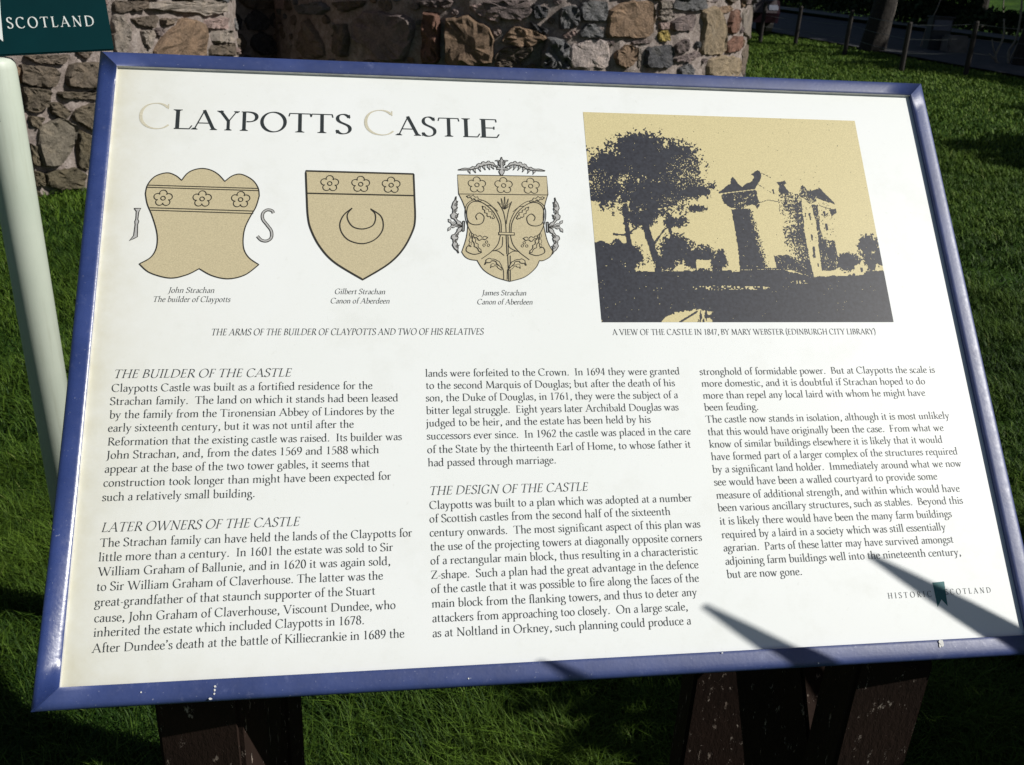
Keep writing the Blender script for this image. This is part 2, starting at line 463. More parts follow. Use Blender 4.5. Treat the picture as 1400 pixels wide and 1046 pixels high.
# ------------------------------------------------------------------ the pen lettering
# every glyph is a set of pen strokes (cap height 100): l line, c bezier chain, e ellipse arc,
# b slab serif, f top flag of a lower case stem, d dot.  A trailing number after * fixes the stroke width.
G = {
'A': (88, "l 44 101 9 1*5;l 42 101 78 1*13;l 20 34 64 34*5;b 9 0 1 12;b 78 0 1 13"),
'B': (68, "l 16 0 16 100*13;c 16 97.5 44 100 54 90 54 76 54 62 42 53 18 53;c 18 54 50 55 63 44 63 28 63 9 46 2.5 16 2.5;l 6 98 18 98*4;l 6 2 18 2*4"),
'C': (86, "c 75 84 68 95 58 101 48 101 22 101 8 79 8 50 8 20 26 -1 50 -1 63 -1 72 6 79 16;l 76 99 76 79*4.5"),
'D': (92, "l 16 0 16 100*13;c 16 97.5 60 102 84 82 84 50 84 16 58 -2 16 2.5;l 6 98 18 98*4;l 6 2 18 2*4"),
'E': (64, "l 16 0 16 100*13;l 6 97.5 52 97.5*5;l 16 52 46 52*5;l 6 2.5 54 2.5*5.5;l 52 99 53 83*4;l 46 60 46 44*4;l 53 1 60 19*4.5"),
'F': (58, "l 16 0 16 100*13;l 6 97.5 52 97.5*5;l 16 50 44 50*5;l 52 99 53 83*4;l 44 58 44 42*4;b 16 0 1 13"),
'G': (90, "c 75 84 68 95 58 101 48 101 22 101 8 79 8 50 8 20 26 -1 50 -1 60 -1 70 3 76 8;l 76 4 76 42*12;l 76 99 76 80*4.5;b 76 44 -1 12"),
'H': (92, "l 17 0 17 100*13;l 75 0 75 100*13;l 17 51 75 51*5;b 17 0 1 13;b 17 100 -1 13;b 75 0 1 13;b 75 100 -1 13"),
'I': (36, "l 18 0 18 100*13;b 18 0 1 14;b 18 100 -1 14"),
'J': (36, "l 20 100 20 8*13;c 20 12 20 -12 12 -24 -2 -28;b 20 100 -1 14"),
'K': (80, "l 16 0 16 100*13;l 18 48 66 98*5;l 32 60 74 2*13;b 16 0 1 13;b 16 100 -1 13;b 67 100 -1 11;b 74 0 1 10"),
'L': (62, "l 16 0 16 100*13;l 6 2.5 54 2.5*5.5;l 53 1 61 20*4.5;b 16 100 -1 14"),
'M': (108, "l 19 100 13 0*5.5;l 19 100 54 4*13;l 54 4 88 100*5.5;l 88 100 95 0*13;b 13 0 1 11;b 95 0 1 14;l 8 98 20 98*4;l 86 98 99 98*4"),
'N': (94, "l 17 0 17 100*5.5;l 14 100 78 0*13;l 78 0 78 100*5.5;b 17 0 1 12;b 78 100 -1 12;l 5 98 18 98*4"),
'O': (98, "e 49 50 41 51 0 360"),
'P': (64, "l 16 0 16 100*13;c 16 97.5 48 101 59 88 59 73 59 54 42 45 24 48;b 16 0 1 14;l 6 98 18 98*4"),
'Q': (98, "e 49 50 41 51 0 360;c 46 2 62 -16 80 -24 100 -22"),
'R': (74, "l 16 0 16 100*13;c 16 97.5 46 101 57 89 57 75 57 60 44 50 18 51;l 34 51 70 2*13;b 16 0 1 13;b 71 0 1 9;l 6 98 18 98*4"),
'S': (58, "c 49 84 43 96 36 101 28 101 15 101 8 91 8 79 8 62 22 57 32 51 44 44 52 38 52 24 52 8 40 -1 27 -1 18 -1 10 4 6 17;l 50 99 50 80*4;l 5 0 5 19*4"),
'T': (76, "l 38 0 38 100*13;l 3 97.5 73 97.5*5;l 4 99 1 82*4.5;l 72 99 75 82*4.5;b 38 0 1 15"),
'U': (90, "l 17 100 17 34*13;c 17 40 17 8 30 -1 46 -1 62 -1 74 8 74 36;l 74 100 74 34*5.5;b 17 100 -1 13;b 74 100 -1 12"),
'V': (86, "l 9 100 45 -1*13;l 45 -1 77 100*5;b 9 100 -1 13;b 77 100 -1 11"),
'W': (126, "l 8 100 39 -1*13;l 39 -1 64 98*5;l 58 100 90 -1*13;l 90 -1 118 100*5;b 8 100 -1 13;b 118 100 -1 11"),
'X': (84, "l 10 100 74 0*13;l 72 100 10 0*5;b 10 100 -1 12;b 72 100 -1 11;b 10 0 1 11;b 75 0 1 12"),
'Y': (80, "l 8 100 41 46*13;l 41 46 72 100*5;l 40 50 40 0*13;b 8 100 -1 13;b 72 100 -1 11;b 40 0 1 14"),
'Z': (74, "l 8 97.5 66 97.5*5;l 65 98 9 2*13;l 8 2.5 66 2.5*5;l 9 99 7 83*4;l 66 1 69 18*4"),
'a': (49, "c 10 50 14 58 20 63 27 63 37 63 39 55 39 46 39 36 39 24 39 12 39 4 42 1 49 4;c 39 40 24 37 8 32 8 16 8 5 15 -1 21 -1 29 -1 35 5 39 13"),
'b': (58, "l 13 108 13 4*12;f 13 108;c 13 46 19 58 27 63 34 63 47 63 53 50 53 33 53 14 44 -1 30 -1 22 -1 16 2 13 8"),
'c': (46, "c 41 52 39 60 34 63 27 63 14 63 6 50 6 31 6 12 16 -1 28 -1 35 -1 40 4 44 12"),
'd': (60, "l 46 108 46 6*12;c 46 14 46 2 50 0 57 4;c 46 52 40 60 34 63 28 63 14 63 6 50 6 31 6 12 14 -1 25 -1 34 -1 42 4 46 14;f 46 108"),
'e': (49, "l 8 36 44 38*6.5;c 43 39 43 55 36 63 27 63 14 63 6 50 6 31 6 12 16 -1 28 -1 36 -1 41 4 45 12"),
'f': (34, "c 41 102 36 110 18 112 18 86 18 60 18 30 18 0;l 5 60 33 60*4.5;b 18 0 1 13;d 39 102 5"),
'g': (52, "e 24 42 17 20 0 360;l 36 57 51 61*5;c 15 25 5 15 9 8 22 6 44 4 49 -4 49 -15 49 -32 35 -38 22 -38 10 -38 3 -32 3 -24 3 -14 14 -7 22 6"),
'h': (62, "l 13 108 13 0*12;f 13 108;c 13 44 20 58 28 63 35 63 45 63 49 54 49 44 49 30 49 14 49 0;b 13 0 1 10;b 49 0 1 10"),
'i': (28, "l 14 61 14 0*12;f 14 62;b 14 0 1 12;d 14 88 7"),
'j': (28, "l 15 61 15 -4*12;c 15 2 15 -24 9 -36 -6 -36;f 15 62;d 15 88 7"),
'k': (60, "l 13 108 13 0*12;f 13 108;l 15 28 48 60*4.5;l 25 38 52 2*11;b 13 0 1 12;b 53 0 1 9;b 48 62 -1 10"),
'l': (28, "l 14 108 14 0*12;f 14 108;b 14 0 1 12"),
'm': (94, "l 13 61 13 0*12;f 13 62;c 13 44 20 58 27 63 33 63 43 63 47 54 47 44 47 30 47 14 47 0;c 47 44 54 58 61 63 67 63 77 63 81 54 81 44 81 30 81 14 81 0;b 13 0 1 9.5;b 47 0 1 9.5;b 81 0 1 9.5"),
'n': (62, "l 13 61 13 0*12;f 13 62;c 13 44 20 58 28 63 35 63 45 63 49 54 49 44 49 30 49 14 49 0;b 13 0 1 10;b 49 0 1 10"),
'o': (56, "e 28 31 22 32 0 360"),
'p': (60, "l 13 61 13 -38*12;f 13 62;c 13 46 19 58 27 63 34 63 48 63 54 50 54 33 54 14 45 -1 31 -1 23 -1 17 2 13 8;b 13 -38 1 12"),
'q': (60, "l 46 61 46 -38*12;c 46 52 40 60 34 63 28 63 14 63 6 50 6 31 6 12 14 -1 25 -1 34 -1 42 4 46 14;b 46 -38 1 12"),
'r': (42, "l 13 61 13 0*12;f 13 62;c 13 42 18 56 26 66 38 59;b 13 0 1 13;d 37 57 5"),
's': (40, "c 34 52 30 60 25 63 20 63 11 63 7 57 7 50 7 40 16 37 22 33 30 29 35 25 35 16 35 5 27 -1 19 -1 12 -1 7 3 4 12;l 34 62 34 49*3.5;l 4 0 4 13*3.5"),
't': (36, "c 15 80 15 60 15 30 15 16 15 2 23 -3 35 5;l 4 60 33 60*4.5;l 6 60 16 76*4"),
'u': (62, "c 13 60 13 40 13 30 13 18 13 4 19 -1 27 -1 35 -1 43 6 47 14;f 13 62;l 47 61 47 4*12;f 47 62;c 47 10 47 1 51 0 58 4"),
'v': (56, "l 9 61 29 -1*11.5;l 29 -1 47 61*4.5;b 9 62 -1 11;b 47 62 -1 9"),
'w': (82, "l 8 61 26 -1*11.5;l 26 -1 42 60*4.5;l 38 61 56 -1*11.5;l 56 -1 73 61*4.5;b 8 62 -1 10;b 73 62 -1 9"),
'x': (56, "l 9 61 47 1*11.5;l 45 61 9 1*4.5;b 9 62 -1 10;b 45 62 -1 9;b 9 0 1 9;b 48 0 1 10"),
'y': (56, "l 9 61 29 1*11.5;l 48 61 23 -14*4.5;c 25 -8 20 -28 14 -38 2 -33;b 9 62 -1 11;b 48 62 -1 9"),
'z': (50, "l 7 59 43 59*5;l 42 60 8 2*11;l 7 2.5 44 2.5*5;l 8 61 7 48*4;l 44 1 46 14*4"),
'0': (56, "e 28 50 21 51 0 360"), '1': (56, "l 29 100 29 0*12;b 29 0 1 14;l 29 98 15 90*5"),
'2': (56, "c 9 80 12 96 20 101 28 101 40 101 46 92 46 79 46 58 24 34 8 4;l 8 4.5 46 4.5*9;l 46 3 50 17*4"),
'3': (56, "c 10 86 16 97 22 101 28 101 38 101 44 94 44 82 44 66 34 56 20 54;c 20 54 38 54 48 44 48 28 48 10 34 -1 22 -1 14 -1 9 1 5 6"),
'4': (56, "l 38 0 38 101*12;l 38 100 4 30*4.5;l 4 29 52 29*7;b 38 0 1 12"),
'5': (56, "l 17 97 46 97*9;l 17 98 14 54*4.5;c 14 54 34 66 48 52 48 32 48 10 32 -1 20 -1 14 -1 10 0 6 4"),
'6': (56, "c 46 101 26 92 8 68 8 36 8 12 17 -1 28 -1 40 -1 48 11 48 29 48 47 40 58 29 58 20 58 12 52 8 40"),
'7': (56, "l 8 95 50 95*9;l 49 97 20 0*11;l 8 99 6 82*4"),
'8': (56, "e 28 77 17 24 0 360;e 28 26 21 27 0 360"),
'9': (56, "c 10 -1 30 8 48 32 48 64 48 88 39 101 28 101 16 101 8 89 8 71 8 53 16 42 27 42 36 42 44 48 48 60"),
'.': (28, "d 14 5 7.5"), ',': (28, "d 14 5 7.5;c 18 6 20 -8 14 -14 8 -19"), ';': (28, "d 14 52 7.5;d 14 5 7.5;c 18 6 20 -8 14 -14 8 -19"),
"'": (26, "d 12 98 7;c 16 98 18 86 13 80 7 75"), '-': (30, "l 4 31 26 31*7.5"),
'(': (36, "c 30 112 6 86 6 14 30 -18"), ')': (36, "c 6 112 30 86 30 14 6 -18"), ' ': (27, ""),
}
def bez(P, n=9):
    t = np.linspace(0, 1, n)[:, None]
    return (1 - t) ** 3 * P[0] + 3 * (1 - t) ** 2 * t * P[1] + 3 * (1 - t) * t * t * P[2] + t ** 3 * P[3]
def ribbon(P, w):
    """quads along a polyline, w = full width per point"""
    P = np.asarray(P, float); w = np.broadcast_to(w, (len(P),))
    T = np.gradient(P, axis=0); T /= np.linalg.norm(T, axis=1, keepdims=True) + 1e-9
    N = np.stack([-T[:, 1], T[:, 0]], 1) * w[:, None] / 2
    a, b = P + N, P - N
    return np.stack([a[:-1], b[:-1], b[1:], a[1:]], 1)
def pen(P, thick, thin, pa):
    T = np.gradient(P, axis=0); an = np.arctan2(T[:, 1], T[:, 0])
    return thin + (thick - thin) * np.abs(np.sin(an - pa)) ** 1.5
def glyph_quads(ch, weight=1.0):
    out = []
    for op in G[ch][1].split(';'):
        if not op: continue
        fw = None
        if '*' in op: op, fw = op.split('*'); fw = float(fw) * weight
        k, *a = op.split(); a = list(map(float, a)); low = ch.islower()
        th = (12.5 if low else 13.5) * weight; tn = 5.2 * weight; pa = math.radians(14)
        if k == 'l':
            P = np.array([a[:2], a[2:4]]); out.append(ribbon(P, fw))
        elif k == 'c':
            P = np.array(a).reshape(-1, 2); Q = [P[:1]]
            for i in range(0, len(P) - 3, 3): Q.append(bez(P[i:i + 4])[1:])
            Q = np.concatenate(Q); out.append(ribbon(Q, fw if fw else pen(Q, th, tn, pa)))
        elif k == 'e':
            t_ = np.radians(np.linspace(a[4], a[5], 33)); Q = np.stack([a[0] + a[2] * np.cos(t_), a[1] + a[3] * np.sin(t_)], 1)
            T = np.stack([-a[2] * np.sin(t_), a[3] * np.cos(t_)], 1); an = np.arctan2(T[:, 1], T[:, 0])
            w = tn + (th - tn) * np.abs(np.sin(an - pa)) ** 1.5; N = np.stack([-np.sin(an), np.cos(an)], 1) * w[:, None] / 2
            u, v = Q + N, Q - N; out.append(np.stack([u[:-1], v[:-1], v[1:], u[1:]], 1))
        elif k == 'b':
            x, y, d, hw = a; s = 6 * weight
            out.append(np.array([[(x - hw, y), (x + hw, y), (x + hw, y + 3.5 * d), (x - hw, y + 3.5 * d)],
                                 [(x - hw * .8, y + 3.2 * d), (x + hw * .8, y + 3.2 * d), (x + s * .9, y + 9 * d), (x - s * .9, y + 9 * d)]]))
        elif k == 'f':
            x, y = a; s = 6 * weight
            out.append(np.array([[(x - s - 9, y - 8), (x + s, y + 1), (x + s, y - 12), (x - s, y - 13)]]))
        elif k == 'd':
            t_ = np.linspace(0, 2 * math.pi, 9); r = a[2]
            C = np.stack([a[0] + r * np.cos(t_), a[1] + r * np.sin(t_)], 1); o = np.array([a[0], a[1]])
            out.append(np.array([[o, C[i], C[i + 1], C[(i + 2) % 8]] for i in range(0, 8, 2)]))
    return out
GC = {}
def text_quads(text, slant=0.0, weight=1.0, track=0.0, caps=()):
    """list of (quads, layer) in cap height 100 units, and the ink width"""
    x = 0.0; out = []
    for i, ch in enumerate(text):
        if (ch, weight) not in GC: GC[(ch, weight)] = glyph_quads(ch, weight) if ch != ' ' else []
        for k, q in enumerate(GC[(ch, weight)]):
            q = q.copy(); q[..., 0] += x + q[..., 1] * slant; out.append((q, k))
        x += G[ch][0] + track
    return out, x - track
# ------------------------------------------------------------------ the information board
BO = np.array([-0.41030646, 0.66688916, 0.92253455])
BU = np.array([0.988001285, 0.154445658, 0.0]); BU /= np.linalg.norm(BU)
BV = np.array([-0.10256754, 0.65613147, 0.74764389]); BV -= BU * (BU @ BV); BV /= np.linalg.norm(BV)
BN = np.cross(BU, BV); BW, BH = 1.0, 0.6905
def pan(px, py):
    d = ray(px, py); k = ((BO - CAM) @ BN) / (d @ BN); p = CAM + d * k - BO
    return np.array([p @ BU, p @ BV])
def bp(u, v, h=0.0):
    u = np.asarray(u, float); v = np.asarray(v, float); h = np.asarray(h, float)
    return BO + u[..., None] * BU + v[..., None] * BV + h[..., None] * BN
def bpx(P): return np.array([pan(*p) for p in P])

t = NT('printed_sheet')
n1 = t.noise(2.2, 5, 0.6); n2 = t.noise(38, 6, 0.7); n3 = t.noise(170, 3, 0.6)
sx = t.n('ShaderNodeSeparateXYZ'); at = t.n('ShaderNodeAttribute', attribute_name='edge'); 
c = t.ramp(n1, [(0.3, (0.795, 0.825, 0.81)), (0.7, (0.84, 0.865, 0.87))])
# grime: yellowish along the borders, heaviest at the left and in the bottom corner
mul = t.n('ShaderNodeMath', operation='MULTIPLY'); t.l(at.outputs['Fac'], mul.inputs[0]); t.l(t.ramp(n2, [(0.2, (0.55,) * 3), (0.75, (1.1,) * 3)]), mul.inputs[1])
c = t.mix(mul.outputs[0], c, (0.60, 0.58, 0.46))
c = t.mix(t.ramp(t.noise(14, 8, .72), [(0.52, (0, 0, 0)), (0.72, (.16, .16, .15))]), c, (0.52, 0.52, 0.44))
c = t.mix(t.ramp(n3, [(0.66, (0, 0, 0)), (0.78, (0.16, 0.16, 0.16))]), c, (0.45, 0.44, 0.36))
t.base(c); t.set(Roughness=0.5); t.b.inputs['Specular IOR Level'].default_value = 0.42
M['sheet'] = t.m
def ink(name, c, spec=0.42, rough=0.5): 
    k = NT(name); k.base(k.ramp(k.noise(750, 2), [(0.3, tuple(x * .86 for x in c)), (0.75, tuple(min(1, x * 1.14) for x in c))]))
    k.set(Roughness=rough); k.b.inputs['Specular IOR Level'].default_value = spec; return k.m
M['ink'] = ink('black_ink', (0.028, 0.035, 0.037))
M['pale'] = ink('pale_ink', (0.45, 0.45, 0.44))
M['ink_soft'] = ink('glare_pale_ink', (0.045, 0.052, 0.055))  # black ink lightened: glare on the right put into its colour
M['ink_line'] = ink('line_ink', (0.030, 0.028, 0.022))
M['gold'] = ink('gold_ink', (0.60, 0.565, 0.44))
M['tan'] = ink('tan_ink', (0.545, 0.475, 0.305))
M['tanp'] = ink('sepia_ink', (0.63, 0.55, 0.30))
M['print'] = ink('print_black', (0.022, 0.025, 0.038))
for nd in M['print'].node_tree.nodes:
    if nd.type == 'TEX_NOISE': nd.inputs['Scale'].default_value = 260; nd.inputs['Detail'].default_value = 6
    if nd.type == 'VALTORGB': nd.color_ramp.elements[0].color = (.009, .010, .018, 1); nd.color_ramp.elements[1].color = (.033, .038, .054, 1)
M['teal'] = ink('teal_ink', (0.01, 0.13, 0.14))

t = NT('blue_frame_paint')
n1 = t.noise(16, 6, 0.65); n2 = t.noise(110, 5, 0.75); n3 = t.noise(300, 2)
c = t.ramp(n1, [(0.3, (0.021, 0.039, 0.142)), (0.7, (0.036, 0.061, 0.205))])
c = t.mix(t.ramp(n2, [(0.62, (0, 0, 0)), (0.80, (0.30, 0.30, 0.30))]), c, (0.30, 0.32, 0.48))
c = t.mix(t.ramp(n3, [(0.70, (0, 0, 0)), (0.78, (0.40, 0.40, 0.40))]), c, (0.5, 0.52, 0.62))
c = t.mix(t.ramp(t.noise(30, 8, .78), [(0.60, (0, 0, 0)), (0.74, (.45, .45, .45))]), c, (0.17, 0.20, 0.36))
t.base(c); t.l(t.ramp(n2, [(0.3, (0.44,) * 3), (0.75, (0.58,) * 3)]), t.b.inputs['Roughness'])
t.b.inputs['Specular IOR Level'].default_value = 0.95; t.bump(n3, 0.12, 0.001); M['blue'] = t.m
M['blue_worn'] = t.m.copy(); M['blue_worn'].name = 'blue_frame_paint_rubbed'
for nd in M['blue_worn'].node_tree.nodes:
    if nd.type == 'VALTORGB' and abs(nd.color_ramp.elements[0].color[0] - .44) < 1e-3:
        nd.color_ramp.elements[0].color = (.24, .24, .24, 1); nd.color_ramp.elements[1].color = (.36, .36, .36, 1)
M['alu'] = simple('bare_aluminium', (0.55, 0.55, 0.54), 0.4, 0.2, 60)
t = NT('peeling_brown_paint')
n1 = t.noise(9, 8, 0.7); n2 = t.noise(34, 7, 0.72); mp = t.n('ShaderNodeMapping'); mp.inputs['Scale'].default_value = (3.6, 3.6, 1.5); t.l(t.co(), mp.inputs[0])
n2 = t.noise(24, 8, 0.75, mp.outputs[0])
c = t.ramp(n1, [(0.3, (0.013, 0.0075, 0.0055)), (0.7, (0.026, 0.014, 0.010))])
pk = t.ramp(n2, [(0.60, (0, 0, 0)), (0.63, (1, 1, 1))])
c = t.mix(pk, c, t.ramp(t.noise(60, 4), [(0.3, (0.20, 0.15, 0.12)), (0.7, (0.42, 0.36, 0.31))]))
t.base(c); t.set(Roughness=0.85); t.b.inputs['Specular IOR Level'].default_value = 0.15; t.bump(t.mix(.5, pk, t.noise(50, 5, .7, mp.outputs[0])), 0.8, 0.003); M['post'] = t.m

board = empty('information_board', (0.1, 1.2, 0.0), 'slanted information board with a blue frame and a white printed panel on brown posts', 'information board')
# the white sheet, fine grid so that the grime mask can follow its borders
nx, ny = 120, 84
uu, vv = np.meshgrid(np.linspace(-0.004, BW + 0.004, nx + 1), np.linspace(-0.004, BH + 0.004, ny + 1))
mb = MB(); mb.add(bp(uu, vv).reshape(-1, 3), [(j * (nx + 1) + i, j * (nx + 1) + i + 1, (j + 1) * (nx + 1) + i + 1, (j + 1) * (nx + 1) + i) for j in range(ny) for i in range(nx)])
lb, bb = np.array([-0.004, BH + .004]), 0
d4 = lambda q, h: bp(q[0], q[1], h)
bk = [(-.004, -.004), (BW + .004, -.004), (BW + .004, BH + .004), (-.004, BH + .004)]
mb.add([d4(q, h) for h in (-.0005, -.006) for q in bk], [(7, 6, 5, 4), (0, 1, 5, 4), (1, 2, 6, 5), (2, 3, 7, 6), (3, 0, 4, 7)])
sheet_o = mb.build('display_panel', M['sheet'], board)
e = np.exp(-np.maximum(uu, 0) / 0.022) * 0.55 + np.exp(-np.maximum(uu, 0) / 0.13) * 0.42 + np.exp(-np.maximum(vv, 0) / 0.018) * 0.45 * np.exp(-uu / .35) + np.exp(-np.maximum(BH - vv, 0) / 0.010) * .12
a = sheet_o.data.attributes.new('edge', 'FLOAT', 'POINT'); a.data.foreach_set('value', np.r_[np.clip(e, 0, 1).ravel(), np.zeros(8)])
sheet_o['label'] = 'white printed sheet with grimy yellowed left edge'

def place(mb, quads, u0, v0, su, sv, mat=0, h0=0.00025):
    for q, k in quads:
        U = u0 + q[..., 0] * su; V = v0 + q[..., 1] * sv
        P = bp(U, V, np.full(U.shape, h0 + k * 1.2e-5)).reshape(-1, 3)
        mb.add(P, [(4 * i, 4 * i + 1, 4 * i + 2, 4 * i + 3) for i in range(len(q))], mat)
FIT = {}
def line(mb, text, p0, p1, cap, slant=0.0, weight=1.0, track=4.5, mat=0, key=None):
    a, b = pan(*p0), pan(*p1)
    q, w = text_quads(text, slant, weight, track)
    su = (b[0] - a[0]) / w
    FIT.setdefault(key, []).append(su * 100 / cap)
    # both ends of a line are read off to half a pixel: set it level
    place(mb, q, a[0], (a[1] + b[1]) / 2, su, cap / 100, mat)

# title: tan initials larger than the rest
mb = MB()
tb = (pan(236, 175.4)[1] + pan(683, 189.6)[1]) / 2
for ch, x0, x1, big in (('C', 189, 231.5, 1), ('L', 236, 263, 0), ('A', 261, 297, 0), ('Y', 296, 327, 0), ('P', 328, 353, 0), ('O', 355.5, 392, 0),
                        ('T', 394, 426, 0), ('T', 424.5, 456, 0), ('S', 458.5, 481, 0), ('C', 498, 539, 1), ('A', 541, 576, 0), ('S', 576.5, 597, 0),
                        ('T', 599, 629, 0), ('L', 632, 657, 0), ('E', 657, 683.5, 0)):
    q, w = text_quads(ch, 0, 0.62 if big else 0.92); lo = min(k[..., 0].min() for k, _ in q); hi = max(k[..., 0].max() for k, _ in q)
    yy = 160 + (x0 - 189) * 14 / 494
    u0, u1 = pan(x0, yy + 14)[0], pan(x1, yy + 14)[0]; su = (u1 - u0) / (hi - lo)
    place(mb, q, u0 - lo * su, tb, su, (0.0335 if big else 0.0262) / 100, 1 if big else 0)
mb.build('title_lettering', [M['ink'], M['gold']], sheet_o)

def para(name, rows, cap, slant=0.0, weight=.86, mat='ink', key='body', track=4.5):
    mb = MB()
    for tx, p0, p1 in rows: line(mb, tx, p0, p1, cap, slant, weight, track, 0, key)
    return mb.build(name, M[mat], sheet_o)
BC = 0.0083
para('heading', [("THE BUILDER OF THE CASTLE", (154.5,516.3), (397.7,515.6))], 0.0094, .21, .76, key='head')
para('paragraph', [
 ("Claypotts Castle was built as a fortified residence for the", (152.2,535.0), (509.4,532.4)),
 ("Strachan family.  The land on which it stands had been leased", (150.2,552.8), (544.6,549.5)),
 ("by the family from the Tironensian Abbey of Lindores by the", (149.6,571.5), (539,566.9)),
 ("early sixteenth century, but it was not until after the", (147.6,589.6), (483.8,585.3)),
 ("Reformation that the existing castle was raised.  Its builder was", (147,608.3), (549.5,602.4)),
 ("John Strachan, and, from the dates 1569 and 1588 which", (145.6,626.4), (518.3,620.5)),
 ("appear at the base of the two tower gables, it seems that", (143,645.4), (505.5,638.9)),
 ("construction took longer than might have been expected for", (141.4,664.5), (534.7,656.6)),
 ("such a relatively small building.", (139.7,684.5), (349,679.9))], BC)
para('heading', [("LATER OWNERS OF THE CASTLE", (138.1,727), (409,719.5))], 0.0094, .21, .76, key='head')
para('paragraph', [
 ("The Strachan family can have held the lands of the Claypotts for", (136.7,746.6), (563.6,734.6)),
 ("little more than a century.  In 1601 the estate was sold to Sir", (134.7,766.8), (537.5,753.8)),
 ("William Graham of Ballunie, and in 1620 it was again sold,", (134,786.3), (534.1,773.3)),
 ("to Sir William Graham of Claverhouse. The latter was the", (131.9,806.6), (523.8,793.5)),
 ("great-grandfather of that staunch supporter of the Stuart", (129.5,827.8), (513.2,814.1)),
 ("cause, John Graham of Claverhouse, Viscount Dundee, who", (128.9,849.1), (541,834)),
 ("inherited the estate which included Claypotts in 1678.", (127.8,869.3), (498.5,854.6)),
 ("After Dundee's death at the battle of Killiecrankie in 1689 the", (125.8,891.3), (553,872.7))], BC)
para('paragraph', [
 ("lands were forfeited to the Crown.  In 1694 they were granted", (581.7,514.3), (929.6,512.6)),
 ("to the second Marquis of Douglas; but after the death of his", (582.3,531), (923.1,528.7)),
 ("son, the Duke of Douglas, in 1761, they were the subject of a", (582.3,548), (927.2,545.1)),
 ("bitter legal struggle.  Eight years later Archibald Douglas was", (582.8,565.3), (928.1,561.8)),
 ("judged to be heir, and the estate has been held by his", (582.8,582.3), (890,578.7)),
 ("successors ever since.  In 1962 the castle was placed in the care", (583.7,599.5), (944.8,595.4)),
 ("of the State by the thirteenth Earl of Home, to whose father it", (584.3,618.3), (944.8,613.3)),
 ("had passed through marriage.", (585.2,637), (760.9,634.1))], BC)
para('heading', [("THE DESIGN OF THE CASTLE", (586.4,676), (803.7,671.9))], 0.0094, .21, .76, key='head')
para('paragraph', [
 ("Claypotts was built to a plan which was adopted at a number", (587,694.9), (946.3,686.4)),
 ("of Scottish castles from the second half of the sixteenth", (587.3,713.6), (917,704.9)),
 ("century onwards.  The most significant aspect of this plan was", (587.6,732.4), (958,722.1)),
 ("the use of the projecting towers at diagonally opposite corners", (588.5,751.4), (960.1,740.6)),
 ("of a rectangular main block, thus resulting in a characteristic", (588.7,771), (954.5,758.7)),
 ("Z-shape.  Such a plan had the great advantage in the defence", (589.3,790.7), (955.4,777.5)),
 ("of the castle that it was possible to fire along the faces of the", (589.6,810.3), (956,795.9)),
 ("main block from the flanking towers, and thus to deter any", (590.5,829.9), (953.4,815.3)),
 ("attackers from approaching too closely.  On a large scale,", (591.1,849.8), (941,835.2)),
 ("as at Noltland in Orkney, such planning could produce a", (591.4,870.3), (945.2,854.5))], BC)
para('paragraph', [
 ("stronghold of formidable power.  But at Claypotts the scale is", (956.9,512.1), (1278.7,510.2)),
 ("more domestic, and it is doubtful if Strachan hoped to do", (959.5,528.7), (1265.4,525.4)),
 ("more than repel any local laird with whom he might have", (961.5,545.3), (1265.4,541)),
 ("been feuding.", (963.4,561.5), (1037.5,560.2)),
 ("The castle now stands in isolation, although it is most unlikely", (965.4,577.8), (1298.5,572.6)),
 ("that this would have originally been the case.  From what we", (968,594.7), (1290.7,589.5)),
 ("know of similar buildings elsewhere it is likely that it would", (970.2,611.6), (1289.1,605.7)),
 ("have formed part of a larger complex of the structures required", (972.8,628.1), (1309.9,622.3)),
 ("by a significant land holder.  Immediately around what we now", (974.5,645.7), (1315.1,638.5)),
 ("see would have been a walled courtyard to provide some", (976.7,663.6), (1282,655.8)),
 ("measure of additional strength, and within which would have", (979.7,681.4), (1312.8,672.7)),
 ("been various ancillary structures, such as stables.  Beyond this", (981.9,698.7), (1317,688.9)),
 ("it is likely there would have been the many farm buildings", (984.5,717.2), (1301.7,707.1)),
 ("required by a laird in a society which was still essentially", (987.1,735.4), (1293.6,725.3)),
 ("agrarian.  Parts of these latter may have survived amongst", (989.4,753.9), (1304,741.9)),
 ("adjoining farm buildings well into the nineteenth century,", (992,772.1), (1314.4,759.4)),
 ("but are now gone.", (994.3,790.3), (1097.3,786.1))], BC, mat='ink')
para('caption', [("John Strachan", (230,400), (292.9,400.6)), ("The builder of Claypotts", (208.6,412.4), (314.6,413.2))], .0064, .2, .8, key='cap')
para('caption', [("Gilbert Strachan", (457.1,401.7), (526.6,402.6)), ("Canon of Aberdeen", (451.4,414.4), (532.6,415.3))], .0064, .2, .8, key='cap')
para('caption', [("James Strachan", (659,403.6), (719.6,404)), ("Canon of Aberdeen", (652,416), (728.2,416.4))], .0064, .2, .8, key='cap')
para('caption', [("THE ARMS OF THE BUILDER OF CLAYPOTTS AND TWO OF HIS RELATIVES", (288.3,457.6), (661,458.4))], .0076, .18, .85, key='capc')
para('caption', [("A VIEW OF THE CASTLE IN 1847, BY MARY WEBSTER (EDINBURGH CITY LIBRARY)", (837.5,457.6), (1198,457.6))], .0072, 0, .85, 'ink_soft', key='capc')

